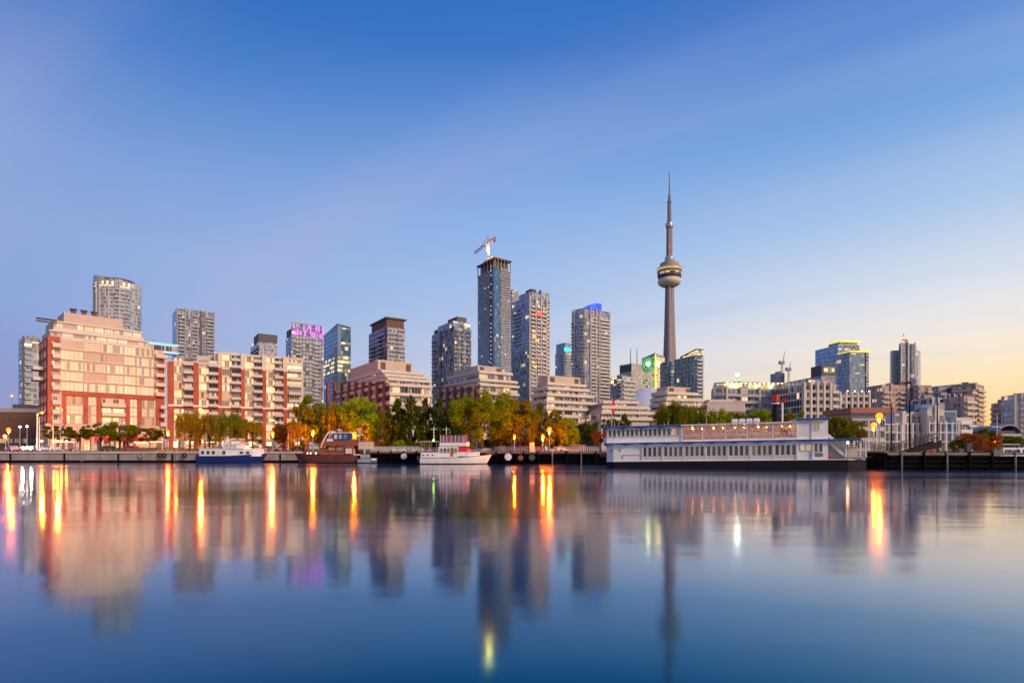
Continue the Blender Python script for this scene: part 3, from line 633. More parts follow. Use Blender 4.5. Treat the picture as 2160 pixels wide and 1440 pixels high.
def build_right_side():
    # long curved waterfront apartments
    Y = 250
    pts = [(1500, Y + 16), (1503, Y + 2), (1528, Y), (1560, Y + 3), (1600, Y + 5), (1640, Y + 5), (1672, Y + 2), (1690, Y), (1692, Y + 26), (1500, Y + 30)]
    poly = local_px(pts, Y, 1503)
    t = Tower('apartment_block', 'long low curved apartment block with a string of warm terrace lights', 'apartment block', poly, (U(1503) * Y, Y), 0, zl(817, Y), 'wall_pale_condo', 'blocks along the far waterfront')
    zt = t.h
    for i in (2, 3, 4, 5): t.balconies(i, .06, .94, zl(880, Y), zt - 1.0, 1.5, slab='pale_concrete', rail='grey_paint')
    for i in (2, 3, 4, 5, 6): t.pier(i, 0.0, .7, 1.7, 6, zt + .5, 'white_concrete')
    up = local_px([(1510, Y + 8), (1530, Y + 5), (1600, Y + 9), (1670, Y + 7), (1684, Y + 5), (1684, Y + 24), (1510, Y + 24)], Y, 1503)
    MB().prism(up, zt + .01, zl(806, Y)).build('terrace_storey', M['wall_gold_top'], t.root)
    cap = local_px([(1506, Y + 6), (1530, Y + 3), (1600, Y + 6.5), (1672, Y + 5), (1687, Y + 3), (1687, Y + 25), (1506, Y + 25)], Y, 1503)
    MB().prism(cap, zl(806, Y) + .01, zl(806, Y) + .5).build('roof_slab', M['pale_concrete'], t.root)
    rail = MB()
    for i in range(1, 7):
        a, b = poly[i], poly[i + 1]; rail.cyl((*a, zt + 1.1), (*b, zt + 1.1), .06, n=4)
    rail.build('terrace_rail', M['white_paint'], t.root)
    for k in range(16):
        px = 1534 + k * 9.6; yy = Y + 3 + 2.2 * math.sin((px - 1530) / 150 * math.pi)
        p = (U(px) * yy - U(1503) * Y, yy - Y - .5); MB().ball((p[0], p[1], zt + 2.2), .32, 6, 4).build('terrace_light', M['lamp_terrace'], t.root)
    z2 = zl(806, Y) + .5
    for x0, x1, y, m in ((1545, 1564, 797, 'wall_slate'), (1566, 1603, 799, 'charcoal'), (1607, 1622, 802, 'pale_concrete')):
        a = local_px([(x0, Y + 12), (x1, Y + 12), (x1, Y + 20), (x0, Y + 20)], Y, 1503); MB().prism(a, z2 + .01, zl(y, Y)).build('penthouse', M[m], t.root)
    a = local_px([(1548, Y + 13), (1563, Y + 13), (1563, Y + 19), (1548, Y + 19)], Y, 1503); MB().prism(a, zl(797, Y) + .01, zl(793, Y) + .3).build('green_lantern', M['lantern_green'], t.root)
    p = (U(1555) * (Y + 16) - U(1503) * Y, 16); MB().cyl((*p, zl(793, Y)), (*p, zl(781, Y)), .12).build('mast', M['dark_metal'], t.root)
    MB().ball((*p, zl(780, Y)), .75, 10, 6).build('beacon', M['beacon_white'], t.root)
    a = local_px([(1504, Y - .6), (1527, Y - 2.4), (1529, Y + .0), (1505, Y + 10)], Y, 1503)
    MB().prism(a, zl(870, Y), zl(813, Y)).build('corner_turret', M['wall_band'], t.root)

    r = Tower('warehouse', 'low cream flat roofed building below the long curved apartment block', 'building', local_px([(1490, 190), (1570, 188), (1572, 210), (1492, 212)], 190, 1490), (U(1490) * 190, 190), 0, zl(848, 190), 'pink_concrete', part='wall')
    r.panel(0, .02, .98, r.h - 3.2, r.h - .8, 'white_concrete', 'fascia', .3); r.roof(2, 3, 10, 9, 1.2, 'pale_concrete')

    # white grid blocks
    Y = 235
    t = tower('apartment_block', 'white gridded apartment block with dark balconies and a grey roof storey', (1692, 1692, 1752), 809, Y, 6, 'wall_white_grid', 'apartment block', 'blocks along the far waterfront')
    zv = zl(875, Y)
    for k in range(5): t.pier(1, .02 + k * .23, .9, 1.6, 5, t.h + .5, 'white_concrete')
    for k in range(4): t.balconies(1, .055 + k * .23, .215 + k * .23, zv, t.h, 1.4, slab='white_concrete', rail='grey_paint')
    t.roof(1, 2, t.w - 3, t.d * .6, zl(799, Y) - t.h, 'wall_slate', 'roof_storey'); t.panel(1, .93, .995, 5, t.h + .4, 'white_concrete', 'end_wall', 1.0)
    t2 = tower('apartment_block', 'warm lit end block joined to the white gridded apartments, reddish lamp on roof', (1752, 1752, 1768), 812, Y + 4, 6, 'wall_band', 'apartment block', 'blocks along the far waterfront')
    t2.balconies(1, .1, .9, zv, t2.h, 1.3, slab='white_concrete', rail='white_concrete'); MB().ball((-2, 1, t2.h + 1.2), .5, 8, 5).build('roof_lamp', M['beacon_red'], t2.root)
    Y = 255
    t = tower('apartment_block', 'lower white gridded apartment block below the blue glass twin towers', (1768, 1768, 1832), 829, Y, 4, 'wall_white_grid', 'apartment block', 'blocks along the far waterfront')
    for k in range(6): t.pier(1, .02 + k * .19, .8, 1.5, 5, t.h + .5, 'white_concrete')
    for k in range(5): t.balconies(1, .05 + k * .19, .18 + k * .19, zl(880, Y), t.h, 1.3, slab='white_concrete', rail='grey_paint')
    for k in range(4): MB().ball((4 + k * 3.4, -.6, t.h + .9), .3, 6, 4).build('roof_lamp', M['lamp_terrace'], t.root)

    Y = 420
    t = tower('office_block', 'dark framed rooftop block with a lit yellow grid opening', (1733, 1733, 1764), 792, Y, 8, 'wall_far', 'office block')
    t.roof(0, 0, t.w, 12, zl(770, Y) - t.h, 'charcoal', 'roof_frame'); t.put(1, 'lit_opening', MB().box(0, -.3, 0, t.w * .72, -.01, zl(774, Y) - zl(786, Y)).mesh('lit_opening', M['wall_yellow_office']), t.w * .14, zl(786, Y))
    Y = 520
    t = tower('office_tower', 'taller blue glass twin tower with a yellow roof slab', (1768, 1768, 1812), 727, Y, 10, 'wall_pale_blue', 'tower', 'blue glass twin towers', dmax=30)
    t.roof(1.5, 1, t.w - 1, 14, zl(721, Y) - t.h, 'wall_band', 'roof_storey'); t.roof(2.5, -.6, t.w + 1, 15, zl(717.5, Y) - zl(721, Y), 'light_yellow', 'roof_slab', zl(721, Y) + .02)
    t.panel(1, 0, .98, zl(738, Y), zl(735, Y), 'wall_gold_top', 'lit_storey'); t.panel(1, .78, .99, zl(790, Y), t.h, 'wall_band', 'corner_bay', .8)
    t = tower('office_tower', 'shorter blue glass twin tower with a sloping yellow roof edge', (1792, 1792, 1831), 742, Y - 30, 10, 'wall_pale_blue', 'tower', 'blue glass twin towers', dmax=28)
    MB().prism([(-.5, 14), (-.5, -.6), (t.w + 1.5, -.6), (t.w + 1.5, 14)], t.h + .01, 0, [t.h + .7, t.h + .8, t.h + 2.2, t.h + 2.0]).build('roof_slab', M['light_yellow'], t.root)
    t.panel(1, .86, .995, 30, t.h - .2, 'wall_band', 'corner_bay', .9)
    for y, f in ((757, .1), (778, .55), (795, .3)): t.panel(1, f, f + .25, zl(y + 1.6, Y), zl(y, Y), 'light_yellow', 'lit_window', .05)

    Y = 560
    t = tower('office_block', 'small pale tower stump under the two white construction cranes', (1638, 1640, 1655), 786, Y, 8, 'wall_far', 'office block'); t.rooftop(3)
    for px, y0, y1, tip, lab in ((1650, 778, 768, (1656.5, 739), 'taller white luffing crane leaning right over the curved apartment block'), (1664, 793, 782, (1668, 763), 'shorter white luffing crane beside the taller one')):
        Yc = 600; z0 = zat(806, Yc); r = thing('luffing_crane', lab, 'crane', (U(px) * Yc, Yc, z0), 0, 'white luffing cranes')
        zm = zat(y1, Yc) - z0; tp = (U(tip[0]) * Yc - U(px) * Yc, 0, zat(tip[1], Yc) - z0)
        b = MB(); b.box(-.9, -.9, 0, .9, .9, zm); b.build('mast', M['white_paint'], r)
        MB().box(-3.2, -1.5, zm, 2, 1.5, zm + 3).build('machinery_deck', M['grey_concrete'], r)
        b = MB()
        for k in (-.7, .7): b.cyl((.6, k, zm + 2), tp, .35, .25, 5)
        for k in range(9):
            q = k / 9; p = Vector((.6, 0, zm + 2)).lerp(Vector(tp), q); b.cyl(p + Vector((0, -.7 * (1 - q), 0)), p + Vector((.3, .7 * (1 - q), 1.6)), .2, n=4)
        b.build('jib', M['white_paint'], r); MB().box(-3.4, -1.2, zm + .6, -1.8, 1.2, zm + 3.4).build('counterweight', M['charcoal'], r)
    # pointed tower
    Y = 600
    pts = [(1877, Y + 10), (1880, Y + 3), (1894, Y + 2), (1897, Y), (1905, Y - 1), (1913, Y - 1), (1924, Y), (1936, Y + 3), (1942, Y + 8), (1942, Y + 40), (1877, Y + 40)]
    t = Tower('apartment_tower', 'stepped grey blue tower rising to a lit central point', 'tower', local_px(pts, Y, 1905), (U(1905) * Y, Y), 0, zl(738, Y), 'wall_pale_band', 'towers of the skyline')
    a = local_px([(1896, Y - 2), (1932, Y - 2), (1935, Y + 14), (1896, Y + 14)], Y, 1905); MB().prism(a, 20, zl(726, Y)).build('upper_storey', M['wall_pale_blue'], t.root)
    a = local_px([(1902, Y - 4), (1915, Y - 4), (1915, Y + 8), (1902, Y + 8)], Y, 1905); MB().prism(a, 20, zl(717, Y)).build('centre_shaft', M['wall_round'], t.root)
    MB().prism(a, zl(717, Y) + .01, 0, [zl(710, Y), zl(711, Y), zl(716, Y), zl(716, Y)]).build('lit_crown', M['crown_warm'], t.root)
    for px in (1901, 1916, 1930): 
        q = (U(px) * (Y - 5) - U(1905) * Y, -5); MB().box(q[0] - .6, q[1] - .6, 20, q[0] + .6, q[1] + .6, zl(724, Y)).build('pier', M['white_concrete'], t.root)
    MB().cyl((2, 2, zl(713, Y)), (2, 2, zl(703, Y)), .3).build('antenna', M['dark_metal'], t.root)
    t.balconies(1, .1, .9, zl(805, Y), t.h - 3, 1.2, slab='white_concrete'); t.balconies(6, .1, .9, zl(805, Y), t.h - 3, 1.2, slab='white_concrete')

    Y = 330
    t = tower('apartment_block', 'hazel brown concrete apartment slab in front of the pointed tower', (1857, 1860, 1936), 811, Y, 6, 'wall_hazel', 'apartment block')
    for f0, f1 in ((.02, .2), (.48, .62), (.8, .98)): t.balconies(1, f0, f1, zl(880, Y), t.h - 1, 1.3, slab='pink_concrete', rail='pink_concrete')
    t.pier(1, .25, .8, .6, 5, t.h + .6, 'pink_concrete'); t.pier(1, .72, 1.2, .8, 5, t.h + .6, 'white_concrete')
    t.roof(t.w * .55, 2, t.w * .9, 10, zl(803, Y) - t.h, 'brown_brick', 'penthouse'); t.rooftop(11)
    t = tower('apartment_block', 'brown apartment slab end with a rounded roof turret, right of the hazel slab', (1937, 1937, 1965), 812, Y - 4, 6, 'wall_brown', 'apartment block')
    t.balconies(1, .6, .98, zl(880, Y), t.h - 1, 1.2, slab='pink_concrete', rail='pink_concrete'); MB().lathe([(2, t.h), (2, t.h + 4), (.01, t.h + 5.5)], 14, (2.6, 5)).build('turret', M['pale_concrete'], t.root)

    Y = 360
    t = tower('apartment_block', 'curved top lilac apartment slab with fine balconies near the right edge', (1980, 1980, 2062), 815, Y, -2, 'wall_far', 'apartment block')
    MB().prism([(0, 14), (0, .2), (t.w, .2), (t.w, 14)], t.h + .01, 0, [t.h + .5, t.h + .5, t.h + 2.6, t.h + 2.6]).build('roof_storey', M['wall_slate'], t.root)
    t.balconies(1, .0, .55, zl(880, Y), t.h - 3, 1.2, slab='grey_concrete', rail='steel')
    t2 = tower('apartment_block', 'sunlit corner slab with orange edged balconies at the right of the curved slab', (2047, 2058, 2076), 808, Y - 14, 40, 'wall_brown', 'apartment block')
    t2.balconies(0, .05, .95, zl(892, Y), t2.h - 1, 1.3, slab='pink_concrete', rail='white_concrete'); t2.balconies(1, .05, .95, zl(892, Y), t2.h - 1, 1.3, slab='pink_concrete', rail='pink_concrete'); t2.rooftop(5)
    Y = 300
    for xl_, xr_, yt, lab in ((1966, 2003, 838, 'white apartment block with dark slots, left of the stepped white pair'), (2003, 2034, 832, 'white apartment block with dark slots, right of the stepped white pair')):
        t = tower('apartment_block', lab, (xl_, xl_, xr_), yt, Y, 2, 'wall_white_grid', 'apartment block', 'stepped white blocks', dmax=16); Y += 6
        t.balconies(1, .3, .7, zl(895, Y), t.h - 1, 1.2, slab='white_concrete', rail='white_concrete'); t.pier(1, .28, .6, .8, 3, t.h + .6, 'white_concrete'); t.pier(1, .72, .6, .8, 3, t.h + .6, 'white_concrete'); t.rooftop(6)
    Y = 290
    t = tower('apartment_block', 'sunlit cream stepped balcony block beside the white pair', (2034, 2034, 2056), 835, Y, 12, 'wall_hazel', 'apartment block', dmax=14)
    t.balconies(1, .05, .95, 5, t.h - 1, 1.5, slab='white_concrete', rail='white_concrete')
    # white framed waterside houses behind the gangway
    specs = [(1862, 1888, 893, 'wall_white_grid', 2, 'low white framed house at the left end of the waterside row'), (1888, 1922, 872, 'pale_concrete', 3, 'white framed waterside house with a tall stair wall'),
             (1922, 1956, 868, 'white_concrete', 3, 'white framed waterside house with a blue roof box'), (1956, 1992, 862, 'pale_concrete', 3, 'grey gabled waterside house with narrow windows'),
             (1992, 2018, 866, 'white_concrete', 2, 'blue grey glazed waterside house with large panes'), (2018, 2046, 880, 'white_concrete', 2, 'stepped white waterside house with bays at the right end of the row')]
    Y = 168
    for i, (x0, x1, yt, wm, nb, lab) in enumerate(specs):
        YY = Y + (i % 3) * 1.5
        t = tower('waterside_house', lab, (x0, x0, x1), yt, YY, 0, wm if not wm.startswith('wall') else 'white_concrete', 'house', 'white waterside houses', dmax=12, part='wall')
        nf = int(t.h // 2.7); bw = t.w / nb
        for k in range(nf):
            for j in range(nb): t.window(1, j * bw + .14, k * 2.7 + .3, bw - .28, 2.15, 3, 2, 'white_paint', 'pane_deep', .09)
        if i in (1, 3): t.pier(1, .5, 1.1, .5, 0, t.h + .8, 'white_concrete', 'stair_wall')
        if i == 2: t.roof(t.w * .3, .5, t.w * .75, 5, 2.2, 'trim_slate', 'roof_box', t.h - 2.6 + 2.61)
        if i == 3: MB().prism([(0, 10), (0, -.1), (t.w, -.1), (t.w, 10)], t.h + .004, 0, [t.h + .4, t.h + .4, t.h + 1.8, t.h + 1.8]).build('roof', M['grey_paint'], t.root)
        if i == 4: t.panel(1, .05, .95, 3, t.h - .3, 'wall_blue_glass', 'glazing', .2)
        if i == 5: t.balconies(1, .1, .9, 2.6, t.h, 1.4, 2.7, slab='white_concrete', rail='white_paint')
        for j in range(nb + 1): t.pier(1, min(.99, max(.01, j / nb)), .22, .9, 0, t.h * .72, 'white_paint', 'post')
        for k in range(1, max(2, int(t.h * .72 // 2.7) + 1)): t.put(1, 'beam', MB().box(0, -.86, 0, t.w, -.66, .2).mesh('beam', M['white_paint']), 0, k * 2.7)
    Y = 150
    t = tower('pavilion', 'low pavilion with a wide reddish flat roof behind the bright dock lamps', (1797, 1797, 1868), 872, Y, 0, 'pale_concrete', 'building', None, dmax=14, part='wall')
    t.roof(-1.2, -1.6, t.w + 1.2, 12, zl(860, Y) - t.h, 'red_roof', 'roof')
    for k in range(3):
        for j in range(4): t.window(1, .2 + j * t.w / 4, .7 + k * 2.8, t.w / 4 - .4, 2.0, 3, 1, 'white_paint', 'pane_deep')
    # far right blocks
    Y = 330
    t = tower('apartment_block', 'warm grey apartment block in front of the sunrise at the right edge', (2110, 2116, 2142), 848, Y, -14, 'wall_brown', 'apartment block', 'blocks at the right edge', dmax=14)
    t.balconies(0, .1, .9, 8, t.h - 1, 1.2, slab='pink_concrete', rail='white_concrete'); t.rooftop(4)
    t = tower('apartment_block', 'taller pale apartment block cut by the right edge of the view', (2136, 2139, 2190), 832, Y - 20, -14, 'wall_pale_condo', 'apartment block', 'blocks at the right edge', dmax=14)
    for f in (.02, .3, .6): t.pier(1, f, .9, .8, 3, t.h + .8, 'pale_concrete')
    t.balconies(1, .33, .57, 8, t.h - 1, 1.2, slab='white_concrete', rail='grey_paint'); t.rooftop(2)
    Y = 240
    t = tower('boathouse', 'low dark boathouse with arched roof under the right edge blocks', (2103, 2103, 2150), 908, Y, 0, 'charcoal', 'building', None, dmax=14, part='wall')
    for k in range(2): t.put(1, 'balcony', balcony_mesh(t.w - 1, 1.5, 1.0, 'grey_concrete', 'steel'), .5, 3 + k * 3)
    b = MB(); arc = [(t.w * .5 - t.w * .5 * math.cos(R(a)), t.h - 1 + 3.5 * math.sin(R(a))) for a in range(0, 181, 15)]
    for (xa, za), (xb, zb) in zip(arc, arc[1:]): b.face([(xa, -1, za), (xb, -1, zb), (xb, 14, zb), (xa, 14, za)]); b.face([(xa, -1, za - .4), (xb, -1, zb - .4), (xb, -1, zb), (xa, -1, za)])
    b.build('roof', M['grey_paint'], t.root)

# ------------------------------------------------------------------ brick and pink apartment houses
def fpx(px, xc, Yc, a):
    uc, u = U(xc), U(px); return Yc * (u - uc) / (math.cos(a) - u * math.sin(a))
def build_pink_block():
    Yc, a = 178, R(47); xc = 101
    S = lambda px: fpx(px, xc, Yc, a)
    w = S(345); o = (U(xc) * Yc, Yc); dp = 17
    z0, z1, z2 = 8.6, 18.7, 35.4          # podium top, red frame top, eighth floor top (above ground)
    t = Tower('apartment_house', 'big pink and brick red apartment house with a glazed front and stepped roof', 'apartment house', [(0, dp), (0, 0), (w, 0), (w, dp)], o, a, z2, 'pink_concrete', None, part='wall')
    fh, n = (z2 - z1) / 5, 5
    # brick red faces
    b = MB(); b.box(-.12, .3, z0, -.004, dp - .1, z2 + .3); b.build('brick_side', M['red_brick'], t.root)
    sL, sR = S(127), S(325)
    for s0, s1, zz in ((-.1, .9, z2 + .6), (S(334), w + .1, z2 - 3.2), (S(116.5), sL - .3, z0 + 1)):
        MB().box(s0, -.35, z0, s1, -.004, zz).build('brick_pier', M['red_brick'], t.root)
    MB().box(-.1, -.4, z2 - 1.0, sL, -.36, z2 + .6).build('brick_band', M['red_brick'], t.root)
    for px0, px1 in ((131, 139), (176, 185), (204, 213), (264, 273), (290, 298), (329, 335)):
        MB().box(S(px0), -.55, z0, S(px1), -.004, z1 - .9).build('brick_pier', M['red_brick'], t.root)
    MB().box(S(131), -.6, z1 - .89, S(335), -.004, z1 + .5).build('brick_beam', M['red_brick'], t.root)
    # lower windows, three floors
    f3 = (z1 - .9 - z0) / 3
    for k in range(3):
        for px0, px1, nx in ((139, 176, 4), (185, 204, 2), (273, 290, 2), (298, 329, 4)):
            x0, x1 = S(px0) + .06, S(px1) - .06; t.window(1, x0, z0 + k * f3 + .12, x1 - x0, f3 - .2, nx, 2, 'rose_frame', 'pane_cream', .16)
        x0, x1 = S(213) + .1, S(264) - .1
        t.window(1, x0 + .2, z0 + k * f3 + .15, x1 - x0 - .4, f3 - .6, 5, 1, 'white_concrete', 'pane_gold', .14)
        t.put(1, 'balcony', balcony_mesh(x1 - x0, 1.1, 1.05, 'pink_concrete', 'white_concrete'), x0, z0 + k * f3 + .05)
    # glazed upper front
    cols = [(127, 176, 5), (176, 224.5, 4), (224.5, 261, 4), (261, 287, 3), (287, 325, 4)]
    for k in range(n):
        for px0, px1, nx in cols:
            if k == n - 1 and px0 < 130: continue
            x0, x1 = S(px0) + .05, S(px1) - .05; t.window(1, x0, z1 + .55 + k * fh, x1 - x0, fh - .62, nx, 3, 'rose_frame', 'pane_cream', .13)
        t.put(1, 'slab_band', cached('pslab', lambda: MB().box(0, -.3, -.2, sR - sL, -.004, .16).mesh('slab_band', M['white_concrete'])), sL, z1 + .5 + k * fh)
        # corner balconies left and right
        t.window(1, .95, z1 + .8 + k * fh, S(116) - 1.0, fh - 1, 3, 1, 'white_concrete', 'pane_gold', .12); 
        t.put(1, 'balcony', balcony_mesh(sL - 1.0, 1.9, 1.1, 'pink_concrete', 'white_concrete'), .95, z1 + .6 + k * fh)
        t.window(1, sR + .4, z1 + .8 + k * fh, S(334) - sR - .5, fh - 1, 2, 1, 'white_concrete', 'pane_gold', .12)
        t.put(1, 'balcony', balcony_mesh(w - sR + .6, 1.9, 1.1, 'pink_concrete', 'white_concrete'), sR + .2, z1 + .6 + k * fh)
        for j in range(3): t.window(0, 1.2 + j * 5.2, z1 + .9 + k * fh, 2.2, 2.0, 2, 1, 'white_concrete', 'pane_dim', .1, .13)
        if k in (1, 2): t.put(0, 'balcony', balcony_mesh(4.5, 2.6, 1.0, 'brown_brick', 'steel'), 5.5, z1 + .6 + k * fh, .12)
    for k in range(3):
        t.window(1, .95, z0 + .3 + k * f3, sL - 1.6, f3 - .8, 3, 1, 'white_concrete', 'pane_dim', .12); t.put(1, 'balcony', balcony_mesh(sL - 1.0, 1.6, 1.1, 'pink_concrete', 'white_concrete'), .95, z0 + .1 + k * f3)
        t.window(1, S(336), z0 + .3 + k * f3, w - S(336) - .2, f3 - .8, 2, 1, 'white_concrete', 'pane_gold', .12); t.put(1, 'balcony', balcony_mesh(w - S(335) + 1, 2.4, 1.1, 'pink_concrete', 'white_concrete'), S(335), z0 + .1 + k * f3)
        for j in range(3): t.window(0, 1.2 + j * 5.2, z0 + .7 + k * f3, 2.2, 2.0, 2, 1, 'white_concrete', 'pane_dim', .1, .13)
    # podium
    MB().box(-.8, -1.2, z0 - 1.0, w + 1.5, -.004, z0).build('podium_band', M['pink_concrete'], t.root)
    MB().box(-.4, -.9, z0 - 3.3, w + 1, -.004, z0 - 1.01).build('podium_storey', M['white_concrete'], t.root)
    for j in range(12):
        x = .4 + j * (w - .5) / 12; MB().box(x, -1.1, 0, x + .8, -.02, z0 - 3.31).build('pillar', M['pink_concrete'], t.root)
        x2 = x + .85; ww = (w - .5) / 12 - .9
        t.window(1, x2, .1, ww, z0 - 4.6, 2, 2, 'maroon', ('pane_gold', 'pane_dim', 'pane_cream')[j % 3], .1)
        if 3 <= j <= 9: MB().prism([(x2, -2.0), (x2 + ww, -2.0), (x2 + ww, -.9), (x2, -.9)], [z0 - 5.2, z0 - 5.2, z0 - 4.4, z0 - 4.4], 0, [z0 - 5.0, z0 - 5.0, z0 - 4.2, z0 - 4.2]).build('awning', M['red_canvas'], t.root)
    MB().box(8.5, -1.32, z0 - 4.15, w * .82, -1.12, z0 - 3.5).build('shop_sign', M['sign_red'], t.root)
    # stepped roof storeys
    lv = [(88, 318, 3.5, z2, 3.2), (96, 309, 6.0, z2 + 3.3, 3.4)]
    for q, (xa, xb, back, zb, hh) in enumerate(lv):
        sa, sb = max(-.5, S(101) + 1.0 + q * 1.0), S(xb) ; MB().box(sa, back, zb + .004, sb, dp + 2, zb + hh).build('roof_storey', M['white_concrete'], t.root)
        nn = 9
        for j in range(nn):
            ww = (sb - sa) / nn; t.window(1, sa + j * ww + .1, zb + .4, ww - .2, hh - .9, 3, 1, 'rose_frame', 'pane_cream', .1, -back + .0)
        t.put(1, 'cornice', MB().box(-.3, -.5, 0, sb - sa + .3, -.004, .5).mesh('cornice', M['white_concrete']), sa, zb + hh - .5, -back)
        t.put(1, 'terrace_rail', MB().box(0, -.06, 0, sb - sa, -.004, .95).mesh('terrace_rail', M['white_concrete']), sa, zb, -.2 if q == 0 else -lv[0][2] - .2)
    ma, mb = S(145), S(272); zt = z2 + 6.7
    MB().box(ma, 8, zt + .004, mb, dp + 2, zt + 3.6).build('plant_room', M['pink_concrete'], t.root)
    for px in (171, 194, 216):
        MB().cyl((S(px), 12, zt + 3.6), (S(px), 12, zt + 5.4), .8, .7, 10).cyl((S(px), 12, zt + 5.4), (S(px), 12, zt + 5.8), 1.1, 1.1, 10).build('chimney', M['brown_brick'], t.root)
    b = MB(); 
    for z in (zt - 1.0, zt - .2): b.box(-2.2, 3, z, 3, 6, z + .12)
    b.build('pergola', M['grey_paint'], t.root)

def build_brick_row():
    Yc, a = 200, R(29); xc = 350; S = lambda px: fpx(px, xc, Yc, a)
    w = S(640); fh = 2.88; zb = 18.2 - G; zp = 32.6 - G; dp = 14
    t = Tower('apartment_house', 'long apartment house with brick red piers and stacked balconies', 'apartment house', [(0, dp), (0, 0), (w, 0), (w, dp)], (U(xc) * Yc, Yc), a, zp + 1.2, 'white_concrete', None, part='wall')
    prs = [(355.5, 366.7), (408, 419), (460, 468), (508, 516), (553, 561), (597, 605)]
    MB().box(S(452), 1.2, zp + 1.204, w, dp - .5, zp + 5.6).build('roof_storey', M['white_concrete'], t.root)
    for i, (p0, p1) in enumerate(prs):
        MB().box(S(p0), -1.0, 0, S(p1), -.004, zp + (1.3 if i < 2 else 0)).build('brick_pier', M['red_brick'], t.root)
        if i >= 2: MB().box(S(p0) - .1, -1.0, zp + .004, S(p1) + .1, 1.15, zp + 5.8).build('roof_pier', M['white_concrete'], t.root)
    MB().box(S(355.5), -1.12, zb - .1, S(608), -1.004, zb + .55).build('white_band', M['white_paint'], t.root)
    b = MB()
    ends = [p[0] for p in prs[1:]] + [640]
    for i, (p0, p1) in enumerate(prs):
        x0, x1 = S(p1) + .05, S(ends[i]) - .05; ww = x1 - x0
        MB().box(x0, -.62, zb - .9, x1, -.004, zb - .105).build('brick_beam', M['red_brick'], t.root)
        top = 6 if i < 2 else 7
        for k in range(-5, top):
            z = zb + k * fh; up = k >= 5; o = -1.2 if (up and i >= 2 and k > 5) else 0
            if k == 5: z += .2
            if up and i < 2 and k == 5: z -= .1
            fw_ = ww * (.52 if i < 5 else .9)
            t.window(1, x0, z + .35, fw_, fh - .55, 4 if i < 5 else 6, 1, 'white_concrete', 'pane_gold', .12, o)
            if i < 5:
                t.window(1, x0 + fw_ + .1, z + .3, ww - fw_ - .2, fh - .6, 2, 1, 'maroon', 'pane_dim', .08, o)
                t.put(1, 'balcony', balcony_mesh(ww * .5, 1.7, 1.05, 'brown_brick', 'pale_concrete'), x0 + ww * .5, z + .1, o)
            else: t.put(1, 'balcony', balcony_mesh(ww * .8, 1.2, 1.0, 'grey_concrete', 'steel'), x0 + ww * .1, z + .1, o)
    t.put(1, 'parapet', MB().box(0, -.3, 0, w - S(452) + .3, -.004, .7).mesh('parapet', M['white_concrete']), S(452), zp + 5.2, -1.2)
    t.put(1, 'parapet', MB().box(0, -.3, 0, S(452), -.004, .7).mesh('parapet', M['white_concrete']), 0, zp + 1.0)
    MB().box(S(415), 4, zp + 1.21, S(452), dp, zp + 4.6).build('plant_room', M['pale_concrete'], t.root)
    MB().box(S(470), 5, zp + 5.61, S(500), dp - 1, zp + 7.0).build('plant_room', M['pale_concrete'], t.root)
    for k in range(9): t.put(1, 'shop_window', cached('shopw', lambda: MB().box(0, -.3, 0, 4.2, -.02, 3.0).mesh('shop_window', M['wall_gold_top'])), .4 + k * w / 9, .3, .65)

